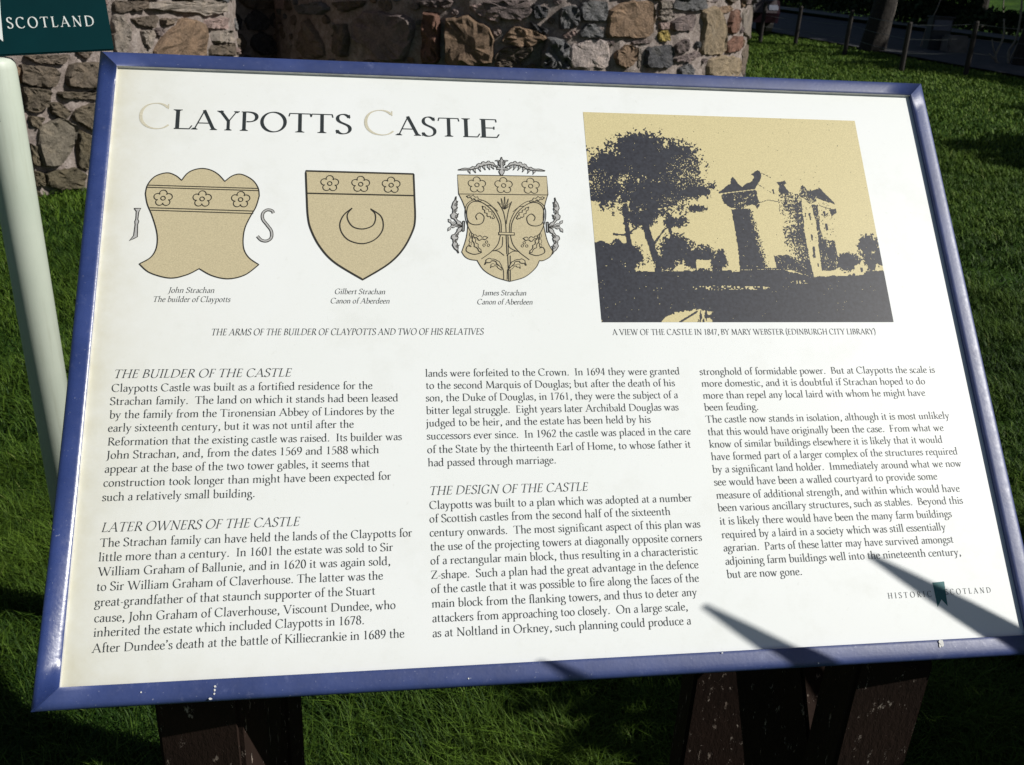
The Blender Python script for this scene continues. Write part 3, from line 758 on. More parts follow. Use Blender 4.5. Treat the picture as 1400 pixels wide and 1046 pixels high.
# emblem at the lower right: spaced lettering either side of a forked ribbon
def fill(mb, P, mat, h):
    P = np.asarray(P, float); tri = tessellate_polygon([[Vector((x, y, 0)) for x, y in P]])
    mb.add(bp(P[:, 0], P[:, 1], np.full(len(P), h)), [tuple(t_) for t_ in tri], mat)
def rib(mb, P, w, mat, h=0.0004, closed=False):
    P = np.asarray(P, float)
    if closed: P = np.vstack([P, P[:2]])
    q = ribbon(P, w); mb.add(bp(q[..., 0], q[..., 1], np.full(q.shape[:2], h)).reshape(-1, 3), [(4 * i, 4 * i + 1, 4 * i + 2, 4 * i + 3) for i in range(len(q))], mat)
def spline(P, n=8, closed=False):
    P = np.asarray(P, float); N = len(P); out = []
    for i in range(N if closed else N - 1):
        a, b, c, d = (P[(i - 1) % N], P[i], P[(i + 1) % N], P[(i + 2) % N]) if closed else (P[max(i - 1, 0)], P[i], P[i + 1], P[min(i + 2, N - 1)])
        for t_ in np.linspace(0, 1, n, endpoint=False):
            out.append(.5 * (2 * b + (c - a) * t_ + (2 * a - 5 * b + 4 * c - d) * t_ ** 2 + (3 * b - a - 3 * c + d) * t_ ** 3))
    if not closed: out.append(P[-1])
    return np.array(out)
mb = MB()
line(mb, "HISTORIC", (1214.5,818.5), (1274,815.5), .0060, weight=.8, track=44, key='logo')
line(mb, "SCOTLAND", (1293,814), (1355,809.5), .0060, weight=.8, track=44, key='logo')
fill(mb, bpx([(1274.7,796.5), (1290.7,795), (1295.5,828.5), (1287,819.5), (1281.8,830)]), 1, .0002)
mb.build('emblem', [M['ink_soft'], M['teal']], sheet_o)

# --- coats of arms
def rose(mb, px, py, r, w):
    c = pan(px, py); r = r * np.linalg.norm(pan(px + 1, py) - c); a0 = math.pi / 2
    pt = []
    for k in range(5):
        cc = c + r * .60 * np.array([math.cos(a0 + k * 1.2566), math.sin(a0 + k * 1.2566)])
        for s_ in np.linspace(-1.95, 1.95, 11):
            aa = a0 + k * 1.2566 + s_; pt.append(cc + r * .40 * np.array([math.cos(aa), math.sin(aa)]))
    rib(mb, pt, w, 1, .0005, True)
    t_ = np.linspace(0, 6.283, 14, endpoint=False); rib(mb, c + r * .24 * np.stack([np.cos(t_), np.sin(t_)], 1), w, 1, .00052, True)
def coat(lab, fn):
    mb = MB(); fn(mb); o = mb.build('coat_of_arms', [M['tan'], M['ink_line'], M['pale']], sheet_o); o['label'] = lab
def arms1(mb):
    top = np.vstack([spline([(199,265),(202,253),(212,241.5),(228,236.5),(240,240),(248.5,246.8)])[:-1], spline([(248.5,246.8),(256,237.5),(265,232.5),(277,230.5),(289,233),(299,239),(307.5,248.2)])[:-1],
                     spline([(307.5,248.2),(318,240.5),(330,238.5),(345,246),(353,257),(354.6,268)])[:-1]])
    bot = np.vstack([spline([(354.6,268),(350,283),(342,297),(335,312),(332.5,328),(334,342),(341,353),(354,362)])[:-1], spline([(354,362),(335,376),(312,381.3),(290,377),(272.5,367.5)])[:-1],
                     spline([(272.5,367.5),(255,376),(232,380.3),(205,373),(190.5,361)])[:-1], spline([(190.5,361),(205,353),(212.5,343),(215.3,330),(214,315),(208,295),(201.5,279),(199,265)])[:-1]])
    P = bpx(np.vstack([top, bot])); fill(mb, P, 0, .0002); rib(mb, P, .0013, 1, .0004, True)
    for y, xa, xb in ((253.3,203,353), (256.3,201,354.3), (284.2,205,347.5), (287.6,206.5,346.5)):
        rib(mb, bpx([(xa, y), (xb, y + 4.6)]), .0010, 1, .0005)
    for x in (223.2, 276.6, 329.2): rose(mb, x, 271.2 + (x - 223) * .018, 13, .0010)
    I = [(183.5,285),(193,285),(190,290),(188.7,300),(190,303),(188.5,307),(188,324),(184,326),(177,329.5),(183,322),(185,307),(184.5,303),(186,299),(186.5,289),(183.5,285)]
    fill(mb, bpx(I[:-1]), 2, .0002); rib(mb, bpx(I), .0009, 1, .0004)
    s_ = spline([(374,291.5),(371.5,288),(365,287.3),(359.5,292),(359.5,300),(365.5,308),(371,316),(371,325),(365,329.5),(357.5,328.5),(352,323)])
    rib(mb, bpx(s_), .0036, 1, .0003); rib(mb, bpx(s_), .0018, 2, .0005)
def arms2(mb):
    f = lambda L: [(350 + x / 3.99, 200 + y / 3.99) for x, y in L]
    R = spline([(860,152),(865,280),(868,400),(852,470),(800,565),(720,645),(583,728)]); Lf = spline([(583,728),(430,635),(350,550),(300,455),(283,380),(277,270),(272,135)])
    P = bpx(f(np.vstack([R[:-1], Lf]))); fill(mb, P, 0, .0002); rib(mb, P, .0021, 1, .0004, True)
    rib(mb, bpx(f([(279,257),(864,270)])), .0016, 1, .0005)
    for x, y in ((403,204),(572,208),(738,213)): rose(mb, 350 + x / 3.99, 200 + y / 3.99, 12.6, .0010)
    o = spline([(525,338),(480,375),(458,425),(470,475),(510,515),(578,532),(640,515),(682,475),(695,430),(680,380),(625,342)])
    i = spline([(625,342),(650,370),(650,410),(630,438),(580,452),(530,440),(503,405),(500,370),(525,338)])
    rib(mb, bpx(f(np.vstack([o, i[1:]]))), .0014, 1, .0005)
def arms3(mb):
    f = lambda L: [(560 + x / 5.8125, 200 + y / 5.8125) for x, y in L]
    body = np.vstack([[(380,228),(1090,240),(1100,388)], spline([(1097,390),(1075,470),(1062,560),(1070,650),(1098,760),(1141,840)])[:-1], spline([(1141,840),(1115,880),(1065,908),(1032,910)]),
        spline([(1030,914),(1000,970),(915,1040),(796,1075)])[:-1], spline([(796,1075),(680,1040),(590,985),(540,914)]), spline([(538,908),(480,900),(440,878),(415,842)]), spline([(415,840),(450,730),(462,620),(450,530),(425,450),(392,382)])[:-1], [(390,380)]])
    P = bpx(f(body)); fill(mb, P, 0, .0002); rib(mb, P, .0009, 1, .0004, True)
    rib(mb, bpx(f([(390,380),(1100,388)])), .0008, 1, .0005)
    for x, y in ((536,308),(748,313),(963,318)): rose(mb, 560 + x / 5.8125, 200 + y / 5.8125, 12.3, .0008)
    def sk(L, w=.0011, mat=1, h=.0005): rib(mb, bpx(f(spline(L))), w, mat, h)
    def leaf(L, wd, n=5, mat=2, side=0):
        """a fringed leaf along a curve"""
        s_ = spline(L, 6); T = np.gradient(s_, axis=0); T /= np.linalg.norm(T, axis=1, keepdims=True) + 1e-9; N = np.stack([-T[:, 1], T[:, 0]], 1)
        u = np.linspace(0, 1, len(s_)); w = wd * np.sin(np.pi * np.clip(u * .9 + .06, 0, 1))[:, None]; zig = (1 + .45 * np.sign(np.sin(u * n * 6.283)))[:, None]
        w = w * 1.3; a = s_ + N * w * (zig if side >= 0 else 1); b = s_ - N * w * (zig if side <= 0 else 1)
        P = bpx(f(np.vstack([a, b[::-1]])))
        for i in range(len(a) - 1):
            q = bpx(f([a[i], b[i], b[i + 1], a[i + 1]])); mb.add(bp(q[:, 0], q[:, 1], np.full(4, .00055)), [(0, 1, 2, 3)], mat)
        rib(mb, P, .0010 if wd > 8 else .0006, 1, .0006, True)
    for sg in (-1, 1):
        X = lambda L, c=732: [(c + sg * x, y + (sg * x) * .012) for x, y in L]
        leaf(X([(30,168),(90,138),(150,146),(230,178),(345,192)]), 10, 7, side=-sg)
        for q in ((75,150,60,185),(105,146,92,190),(140,150,128,192),(175,160,165,205),(215,176,205,216),(255,186,248,222)): leaf(X([(q[0],q[1]),((q[0]+q[2])/2+6,(q[1]+q[3])/2),(q[2],q[3])]), 5, 1)
        leaf(X([(12,160),(22,120),(52,116)]), 6, 1)
        C = lambda L: [(762 + sg * x, y + sg * x * .02) for x, y in L]
        sk(C([(45,690),(52,610),(100,520),(180,455),(250,445),(295,480),(308,550),(290,610),(240,630),(185,615),(170,565),(205,535),(235,560),(225,590)]), .0010)
        sk(C([(32,690),(38,600),(85,505),(165,440),(250,432),(310,475),(320,560),(295,650),(255,715)]), .0008)
        sk(C([(60,520),(110,480),(150,475)]), .0008); leaf(C([(90,575),(130,540),(185,480)]), 12, 5, 0)
        leaf(C([(195,440),(250,415),(310,405)]), 10, 4, 0)
        leaf(C([(255,715),(200,735),(140,730)]), 10, 3, 0); leaf(C([(265,700),(240,780),(190,850)]), 10, 4, 0); leaf(C([(278,690),(275,760),(285,800)]), 7, 3, 0)
        sk(C([(190,850),(250,865),(310,840),(300,800),(270,805)]), .0010)
        for dx, dy in ((150,765),(170,790),(135,790)): sk(C([(dx + 10 * math.cos(k), dy + 10 * math.sin(k)) for k in np.linspace(0, 6.3, 7)]), .0006)
        sk(C([(40,710),(60,780),(110,840),(190,900)]), .0009); sk(C([(22,720),(30,800),(95,835)]), .0008)
        sk(C([(10,870),(60,835),(110,835)]), .0009)
        leaf(C([(30,965),(80,910),(140,915),(165,945)]), 9, 2, 0); leaf(C([(28,985),(70,950),(105,950),(118,970)]), 7, 2, 0); sk(C([(14,1060),(16,990),(30,960)]), .0008)
        W = lambda L: [(762 + sg * x, y + sg * x * .012) for x, y in L]
        leaf(W([(345,640),(400,580),(408,510),(392,405)]), 14, 3); leaf(W([(345,645),(395,710),(405,770),(372,855)]), 14, 3)
        for q in ((400,575,372,540),(408,530,380,490),(402,480,378,440),(398,720,370,700),(405,760,380,745),(395,800,366,790)): leaf(W([(q[0],q[1]),((q[0]+q[2])/2,(q[1]+q[3])/2+4),(q[2],q[3])]), 6, 1)
        leaf(W([(345,640),(420,620),(455,585)]), 8, 3); leaf(W([(345,645),(420,640),(458,680)]), 8, 3)
        sk(W([(325,600),(328,680)]), .0012); sk(W([(340,600),(343,680)]), .0012); sk(W([(325,600),(340,600)])); sk(W([(328,680),(343,680)]))
    leaf([(732,232),(732,160),(730,88)], 15, 2); sk([(690,178),(785,184)], .0034); sk([(695,178),(780,184)], .0016, 2, .0007)
    sk([(765,620),(745,520),(700,440)], .0009); sk([(768,620),(785,520),(812,440)], .0009)
    for q in ((700,445),(728,415),(756,402),(785,418),(812,445)): leaf([(757,500), ((757 + q[0]) / 2, 470), q], 5, 1, 0)
    sk([(705,695),(835,698)], .0040); sk([(712,695),(828,698)], .0022, 0, .0007)
    sk([(763,600),(768,690)], .0009); sk([(768,705),(774,860)], .0011); sk([(782,705),(786,860)], .0007); sk([(780,860),(788,1070)], .0010); sk([(800,870),(801,1070)], .0010)
coat('tan coat of arms of scalloped shape with three roses between double bands', arms1)
coat('tan pointed shield with three roses above a crescent', arms2)
coat('tan shield covered in scrolling foliage with leaf crest', arms3)

# --- the printed view: a coarse high contrast picture of trees and a tower house
def lattice(sh, seed):
    r = np.random.default_rng(seed); return r.random((sh[0] + 2, sh[1] + 2))
def vnoise(x, y, sc, seed):
    x = x / sc + 50; y = y / sc + 50; L_ = np.random.default_rng(seed).random((400, 400)); i = x.astype(int) % 398; j = y.astype(int) % 398
    fx = x - np.floor(x); fy = y - np.floor(y); fx = fx * fx * (3 - 2 * fx); fy = fy * fy * (3 - 2 * fy)
    return (L_[i, j] * (1 - fx) + L_[i + 1, j] * fx) * (1 - fy) + (L_[i, j + 1] * (1 - fx) + L_[i + 1, j + 1] * fx) * fy
c00, c10, c11, c01 = pan(796.5, 153.8), pan(1167.8, 164.7), pan(1222, 439.7), pan(823.4, 441.3)
u0, u1 = (c00[0] + c01[0]) / 2, (c10[0] + c11[0]) / 2; v0, v1 = (c01[1] + c11[1]) / 2, (c00[1] + c10[1]) / 2
NX, NY = 480, int(480 * (v1 - v0) / (u1 - u0))
gu, gv = np.meshgrid(u0 + (np.arange(NX) + .5) / NX * (u1 - u0), v0 + (np.arange(NY) + .5) / NY * (v1 - v0))
P3 = bp(gu, gv) - CAM; zc = P3 @ FWD
X = (700 + FPX * (P3 @ RIGHT) / zc - 780) * 3.043; Y = (523 - FPX * (P3 @ UPV) / zc - 140) * 3.043
wob = lambda s_, a, k: (vnoise(X, Y, s_, k) - .5) * a
fine = vnoise(X, Y, 6, 3); fine2 = vnoise(X, Y, 3.6, 4); mid = vnoise(X, Y, 22, 5)
def poly(P, wb=6, k=11):
    x = X + wob(9, wb * 1.7, k); y = Y + wob(9, wb * 1.7, k + 1); ins = np.zeros(X.shape, bool); n = len(P)
    for i in range(n):
        (x1, y1), (x2, y2) = P[i], P[i - 1]
        if y1 == y2: continue
        ins ^= ((y1 > y) != (y2 > y)) & (x < (x2 - x1) * (y - y1) / (y2 - y1) + x1)
    return ins
def ell(cx, cy, rx, ry): return np.sqrt(((X - cx) / rx) ** 2 + ((Y - cy) / ry) ** 2)
def foliage(E, solid=.72, gain=1.0):
    d = np.min([ell(*e_) for e_ in E], axis=0)
    return (d + (fine - .5) * .55 * gain + (mid - .5) * .5 * gain + (fine2 - .5) * .35) < .86
dark = poly([(132,930),(112,760),(100,690),(100,585),(130,575),(165,590),(195,640),(225,685),(300,703),(700,697),(850,690),(1000,725),(1150,722),(1230,705),(1320,700),(1360,930)], 5)
dark |= foliage([(300,235,165,112),(430,255,122,102),(165,265,112,92),(480,350,108,66),(330,380,200,105),(150,370,90,72),(290,178,130,60),(545,370,40,25),(520,440,45,18),(440,500,55,25),(300,480,80,45),(110,300,60,60)])
dark &= ~((foliage([(240,340,90,60),(470,290,105,95),(120,330,70,70),(420,420,90,60)], gain=.3)) & (fine2 > .86 - .20 * np.clip((X - 380) / 160, 0, 1) - .14 * np.clip((150 - X) / 70, 0, 1)))
for P_, w_ in (([(225,440),(240,560),(258,705)], 20), ([(308,480),(325,560),(352,640),(366,705)], 27), ([(408,470),(420,560),(425,620)], 12), ([(258,545),(215,552),(180,548)], 6), ([(300,500),(250,540)], 7), ([(340,600),(390,530),(430,500)], 7)):
    for a_, b_ in zip(P_[:-1], P_[1:]):
        a_, b_ = np.array(a_), np.array(b_); e_ = b_ - a_; t_ = np.clip(((X - a_[0]) * e_[0] + (Y - a_[1]) * e_[1]) / (e_ @ e_), 0, 1)
        dark |= np.hypot(X - a_[0] - t_ * e_[0], Y - a_[1] - t_ * e_[1]) < w_ / 2 + wob(12, 5, 21)
dark |= foliage([(440,615,85,70),(545,650,75,60),(625,655,28,42),(250,640,70,60),(195,610,40,40),(395,668,55,40),(500,650,40,50),(612,672,45,40)], gain=.8)
dark &= ~(poly([(275,665),(352,662),(352,703),(270,703)], 4) & (fine > .3)); dark &= ~poly([(522,655),(583,655),(585,692),(524,690)], 3); dark &= ~(poly([(668,648),(702,650),(704,706),(672,706)], 3) & (fine2 > .25))
Zt = lambda P: [(547.7 + .5235 * x, 243.4 + .5235 * y) for x, y in P]
ZX, ZY = (X - 547.7) / .5235, (Y - 243.4) / .5235
strk = vnoise(X * 2.4, Y * .8, 6, 41)
speck = .25 * fine + .45 * fine2 + .3 * strk
def part(P, dens, wb=2.2, k=31):
    global dark
    m = poly(Zt(P), wb, k); dark = (dark & ~m) | (m & (speck < dens))
def mark(P, val=True, wb=1.0):
    global dark
    m = poly(Zt(P), wb, 51); dark = (dark | m) if val else (dark & ~m)
def seg(a, b, w, val=True, dash=0.0):
    global dark
    (x1, y1), (x2, y2) = a, b; ex_, ey_ = x2 - x1, y2 - y1; t_ = np.clip(((ZX - x1) * ex_ + (ZY - y1) * ey_) / (ex_ ** 2 + ey_ ** 2), 0, 1)
    m = np.hypot(ZX - x1 - t_ * ex_, ZY - y1 - t_ * ey_) < w / 2
    if dash: m &= fine2 > dash
    dark = (dark | m) if val else (dark & ~m)
# tall left tower: cap house, corbelled head, shaft fading into the light on its right
rim = np.clip((ZX - (330 + .28 * (ZY - 400))) / 110, 0, 1)
dark |= poly(Zt([(230,385),(430,380),(470,500),(520,640),(580,780),(600,865),(300,868),(288,720),(268,590),(246,450)]), 2, 33) & (speck < 1.02 - rim)
part([(150,258),(412,228),(432,240),(440,300),(462,338),(436,388),(418,350),(380,352),(330,372),(322,392),(225,372),(165,330)], .66)
mark([(128,250),(225,182),(226,150),(245,126),(264,150),(276,166),(290,188),(318,208),(340,186),(400,160),(412,122),(390,108),(440,76),(460,84),(470,116),(462,160),(440,182),(424,216),(412,232),(150,266),(140,262)], True, 2.4)
seg((142, 262), (415, 229), 7, False); mark([(165,268),(250,262),(225,372),(170,330)], True, 2)
seg((470, 98), (550, 136), 5, True, .35); seg((440, 182), (470, 205), 4, True, .4); seg((470, 205), (545, 250), 4, True, .6); seg((425, 330), (470, 330), 6); seg((470, 330), (520, 311), 4); seg((520, 311), (606, 326), 4); mark([(555,228),(568,226),(576,258),(564,262)])
# middle tower, darker towards its right edge
xl = 612 + .09 * (ZY - 240); xr = 782 + .155 * (ZY - 300); g_ = np.clip((ZX - xl) / (xr - xl), 0, 1)
m_ = poly(Zt([(600,236),(690,248),(782,272),(792,330),(812,560),(852,760),(892,935),(700,865),(664,700),(642,560),(612,400)]), 2.4, 35)
dark = (dark & ~m_) | (m_ & (speck < .36 + .36 * g_ + .08 * np.sin(ZY / 42)))
part([(690,262),(780,275),(785,320),(740,345),(690,340)], .50); mark([(592,172),(655,158),(668,178),(650,190),(668,222),(694,252),(640,268),(606,242),(612,200)], True, 2)
# bright wall strip with its windows, recess and right hand wing
part([(790,330),(868,342),(904,480),(932,700),(952,870),(958,905),(890,932),(850,760),(812,560)], .22)
part([(866,350),(918,350),(942,560),(988,700),(1012,872),(950,872),(930,700),(905,480)], .66)
part([(920,322),(1052,356),(1062,392),(1034,440),(1052,600),(1070,700),(1064,862),(1012,872),(988,700),(942,560)], .30)
m_ = poly(Zt([(955,620),(1056,640),(1070,720),(1064,864),(1012,872),(985,700)]), 3, 36); dark |= m_ & (speck < .66)
for q in ([(844,415),(860,417),(866,470),(856,474)], [(864,585),(878,587),(880,632),(870,634)], [(876,682),(892,680),(902,770),(886,772)], [(815,415),(823,416),(825,445),(817,445)], [(960,398),(976,400),(980,440),(968,442)], [(976,500),(994,498),(1000,552),(984,556)], [(915,815),(925,815),(928,842),(918,842)]): mark(q)
part([(770,272),(784,202),(800,190),(832,236),(862,230),(916,292),(906,322),(852,342)], .62); part([(868,236),(912,226),(930,214),(962,246),(1062,346),(1010,332),(922,302)], .80)
seg((782, 292), (908, 352), 6, False); seg((908, 352), (926, 312), 6, False); seg((926, 312), (1052, 352), 6, False); seg((915, 352), (1040, 390), 4, True, .3)
part([(1012,392),(1062,380),(1066,410),(1030,444)], .75)
part([(572,755),(690,748),(760,790),(835,866),(596,866)], .74); seg((600, 760), (690, 830), 4, False, .4); seg((690, 750), (830, 860), 5, False, .4); seg((310, 866), (710, 862), 4, False, .55)
dark |= foliage([(1150,665,58,42),(1240,600,48,52),(1250,655,32,52),(1290,640,25,50)], gain=.7)
dark &= ~poly([(1180,680),(1200,672),(1224,684),(1222,716),(1186,722)], 2); dark |= poly([(1206,688),(1216,688),(1216,706),(1208,706)], 1)
dark &= ~(poly([(372,930),(395,892),(450,872),(525,862),(592,868),(598,930)], 5) & ((vnoise(X * 1.2, Y * .35, 6, 8) > .52) | (X + (Y - 890) * .25 < 535)))
e1 = (Y - 915) + (X - 455) * .62; dark |= (np.abs(e1) < 4.5) & (X > 452) & (X < 528) & (Y > 868); dark &= ~((ell(620,772,130,9) < 1) & (fine > .62)); dark &= ~((ell(760,772,70,7) < 1) & (fine > .5)); dark &= ~((ell(960,748,45,7) < 1) & (fine > .62))
dark &= ~((fine2 > .93) & (mid > .68) & (Y < 900))
dark |= (Y < 590) & (vnoise(X, Y, 3.2, 77) > .975) & (vnoise(X, Y, 30, 78) > .62)
mb = MB(); q = np.array([(u0, v0), (u1, v0), (u1, v1), (u0, v1)]); mb.add(bp(q[:, 0], q[:, 1], np.full(4, .0002)), [(0, 1, 2, 3)], 0)
QV = []
du, dv_ = (u1 - u0) / NX, (v1 - v0) / NY
for j in range(NY):
    r = np.r_[0, dark[j].astype(int), 0]; df = np.diff(r); st = np.where(df == 1)[0]; en = np.where(df == -1)[0]
    for a_, b_ in zip(st, en): QV += [(u0 + a_ * du, v0 + j * dv_), (u0 + b_ * du, v0 + j * dv_), (u0 + b_ * du, v0 + (j + 1) * dv_), (u0 + a_ * du, v0 + (j + 1) * dv_)]
QV = np.array(QV); mb.add(bp(QV[:, 0], QV[:, 1], np.full(len(QV), .00035)), [(i, i + 1, i + 2, i + 3) for i in range(0, len(QV), 4)], 1)
o = mb.build('castle_print', [M['tanp'], M['print']], sheet_o); o['label'] = 'sepia and black printed view of a tower house beside trees'

# --- frame: four mitred bars of a crowned section
PROF = [(0.0, -0.004), (0.0, 0.0042), (0.0007, 0.0050), (0.004, 0.0054), (0.008, 0.0057), (0.012, 0.0058), (0.0155, 0.0055), (0.0182, 0.0045), (0.0198, 0.0028), (0.0206, 0.0), (0.0206, -0.034), (0.0, -0.034)]
CN = [np.array([0, 0]), np.array([BW, 0]), np.array([BW, BH]), np.array([0, BH])]; OUT = [np.array([-1, -1]), np.array([1, -1]), np.array([1, 1]), np.array([-1, 1])]
for k, lab in enumerate(('lower frame bar of dull blue paint', 'right frame bar with chalky sunlit face', 'upper frame bar', 'left frame bar with a bright glint low down')):
    mb = MB(); a_, b_ = k, (k + 1) % 4; V = []
    steps = 24
    for i in range(steps + 1):
        s_ = i / steps
        for w_, h_ in PROF:
            p = (CN[a_] + OUT[a_] * w_) * (1 - s_) + (CN[b_] + OUT[b_] * w_) * s_
            tl = 0.0
            if k == 3 and h_ > -.001: tl = w_ * (.08 + .50 * max(0, (s_ - .55) / .45) ** 1.6)   # this bar has been knocked and twists up towards its lower end
            V.append(bp(p[0], p[1], h_ + tl))
    n = len(PROF); V = np.array(V)
    F = [(i * n + j, (i + 1) * n + j, (i + 1) * n + (j + 1) % n, i * n + (j + 1) % n) for i in range(steps) for j in range(n)]
    F = [f[::-1] for f in F] + [tuple(range(n)), tuple(steps * n + j for j in range(n))[::-1]]
    mb.add(V, F); o = mb.build('frame_bar', [M['blue_worn' if k == 3 else 'blue'], M['alu']], board); o['label'] = lab
    sm = [True] * (steps * n) + [False] * 2
    for i in range(steps):
        for j in (0, n - 2, n - 1): sm[i * n + j] = False
        if k >= 2: o.data.polygons[i * n].material_index = 1
    o.data.polygons.foreach_set('use_smooth', sm)
# dried splashes and chips on the lower bar
M['splash'] = simple('dried_white_splash', (.7, .7, .68), .8, .1, 200)
for x, y, rx, ry in ((1283, 883, .0030, .0040), (1281.5, 887, .0016, .0022), (295.5, 943, .0011, .0012), (295, 948, .0010, .0011), (294.5, 953, .0010, .0011), (289, 960, .0016, .0012), (1116, 911, .0008, .0008), (985, 897, .0009, .0007), (640, 932, .0007, .0008), (195, 951, .0008, .0008)):
    c_ = pan(x, y); an = np.linspace(0, 2 * math.pi, 9, endpoint=False); rr = RNG.uniform(.7, 1.2, 9)
    mb = MB(); mb.add(bp(c_[0] + rx * rr * np.cos(an), c_[1] + .003 + ry * rr * np.sin(an), np.full(9, .0064)), [tuple(range(9))])
    mb.build('splash', M['splash'], board)
# backing tray
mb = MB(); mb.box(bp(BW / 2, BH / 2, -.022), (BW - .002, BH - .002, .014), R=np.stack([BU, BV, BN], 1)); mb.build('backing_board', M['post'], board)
# --- posts: a front and a rear post on each side with a slanting brace between them
def post(px0, px1, py, Yf, depth, name):
    """a square post whose front face spans the two picture columns, at distance Yf"""
    d0, d1 = ray(px0, py), ray(px1, py); a_ = CAM + d0 * (Yf / d0[1]); b_ = CAM + d1 * (Yf / d1[1])
    x0, x1 = a_[0], b_[0]; y0 = Yf
    mb = MB(); zb = -.25; V = []
    def top(x, y):  # underside of the tray
        h = -.0345; return (BO + BN * h)[2] + -((np.array([x, y]) - (BO + BN * h)[:2]) @ BN[:2]) / BN[2] - .004
    pts = [(x0, y0), (x1, y0), (x1, y0 + depth), (x0, y0 + depth)]
    bm = bmesh.new(); vb = [bm.verts.new((x, y, zb)) for x, y in pts]; vt = [bm.verts.new((x, y, top(x, y))) for x, y in pts]
    bm.faces.new(vb[::-1]); bm.faces.new(vt)
    for i in range(4): bm.faces.new((vb[i], vb[(i + 1) % 4], vt[(i + 1) % 4], vt[i]))
    bmesh.ops.bevel(bm, geom=[e_ for e_ in bm.edges], offset=.005, segments=2, affect='EDGES'); bm.verts.index_update()
    mb.add([v.co[:] for v in bm.verts], [[v.index for v in f.verts] for f in bm.faces]); bm.free()
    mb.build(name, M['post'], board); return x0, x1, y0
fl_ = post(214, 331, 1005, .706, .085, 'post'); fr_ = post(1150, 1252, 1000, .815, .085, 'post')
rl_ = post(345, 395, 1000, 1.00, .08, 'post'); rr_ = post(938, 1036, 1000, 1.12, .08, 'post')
for (a_, b_) in ((fl_, rl_), (fr_, rr_)):
    xa, xb = (a_[0] + a_[1]) / 2, (b_[0] + b_[1]) / 2
    p0 = np.array([xa, a_[2] + .085, .40]); p1 = np.array([xb, b_[2], .90]); mid_ = (p0 + p1) / 2; d_ = p1 - p0; l_ = np.linalg.norm(d_); d_ /= l_
    sx_ = np.cross(d_, [0, 0, 1]); sx_ /= np.linalg.norm(sx_); sz_ = np.cross(sx_, d_)
    mb = MB(); mb.box(mid_, (.045, l_, .17), R=np.stack([sx_, d_, sz_], 1), bev=.004); mb.build('brace', M['post'], board)
# ------------------------------------------------------------------ green name sign on a pale pole
t = NT('pale_green_paint')
n1 = t.noise(6, 5); n2 = t.noise(130, 4, .7)
c = t.ramp(n1, [(0.3, (0.48, 0.54, 0.46)), (0.7, (0.56, 0.61, 0.53))]); c = t.mix(t.ramp(n2, [(0.68, (0, 0, 0)), (0.8, (.5, .5, .5))]), c, (0.2, 0.22, 0.17))
mp = t.n('ShaderNodeMapping'); mp.inputs['Scale'].default_value = (1, 1, .06); t.l(t.co(), mp.inputs[0])
c = t.mix(t.ramp(t.noise(60, 6, .7, mp.outputs[0]), [(0.52, (0, 0, 0)), (0.75, (.35, .35, .35))]), c, (0.30, 0.31, 0.23))
t.base(c); t.set(Roughness=0.5); t.bump(n2, .15, .001); M['pole'] = t.m
M['sign'] = simple('dark_green_sign', (0.001, 0.026, 0.031), 0.6, 0.12, 8, spec=.08)
M['white'] = simple('white_lettering', (0.72, 0.76, 0.74), 0.5, 0.06, 40)
M['steel'] = simple('grey_steel', (0.10, 0.11, 0.11), 0.5, 0.2, 30)
PR = 0.0385; d = ray(44, 393); PD = 2.14; k = PD / math.hypot(d[0], d[1]); PX, PY = (CAM + d * k)[:2]
dt = ray(15, 80); PT = (CAM + dt * (PD - PR) / math.hypot(dt[0], dt[1]))[2]
sign = empty('name_sign', (PX, PY, 0), 'dark green sign reading SCOTLAND on a pale green tubular pole at the left', 'sign')
mb = MB(); prf = [(-.2, PR), (PT - .022, PR), (PT - .010, PR * .97), (PT - .003, PR * .85), (PT, PR * .6)]
mb.tube([(PX, PY, z) for z, r in prf], [r for z, r in prf], 40); o = mb.build('pole', M['pole'], sign, smooth=True)
mb = MB(); mb.tube([(PX * (1 + .030 / PD), PY * (1 + .030 / PD), PT - .03), (PX * (1 + .030 / PD), PY * (1 + .030 / PD), PT + .055)], .009, 16); mb.build('spigot', M['steel'], sign)
mb = MB(); q = CAM + ray(3, 162) * 1.0; dd = ray(2, 161); kk = (PD - PR) / math.hypot(dd[0], dd[1]); bc = CAM + dd * kk
mb.box(bc - np.array([.012, 0, 0]), (.018, .012, .024), bev=.004); mb.build('bolt', M['steel'], sign)
# plate: faces the path, leaning a little out of true
SD = 2.04
best = None
for ps in np.linspace(-.35, .35, 71):      # the plate nods a little: find the tilt that makes its corner square
    nn_ = np.array([-.30 * math.cos(ps), .954 * math.cos(ps), math.sin(ps)]); c0_ = np.array([PX, PY, 1.45]) + .010 * np.array([PX, PY, 0]) / PD
    def sp(px, py):
        d = ray(px, py); return CAM + d * (((c0_ - CAM) @ nn_) / (d @ nn_))
    a_ = sp(0, 76) - sp(155.5, 68); b_ = sp(149, 0) - sp(155.5, 68); cs_ = abs(a_ @ b_) / np.linalg.norm(a_) / np.linalg.norm(b_)
    if best is None or cs_ < best[0]: best = (cs_, ps, sp(155.5, 68), sp(149, 0), sp(0, 76))
br, tr_ = best[2], best[3]
ex = best[4] - br; ex = ex / np.linalg.norm(ex); ez = tr_ - br; ez -= ex * (ex @ ez); ez /= np.linalg.norm(ez); ey = np.cross(ez, ex)
if ey[1] < 0: ey = -ey
PW, PH = .62, .19
R_ = np.stack([-ex, ey, ez], 1)
mb = MB(); mb.box(br + ex * PW / 2 + ez * PH / 2 + ey * .004, (PW, .008, PH), R=R_, bev=.002); mb.build('sign_plate', M['sign'], sign)
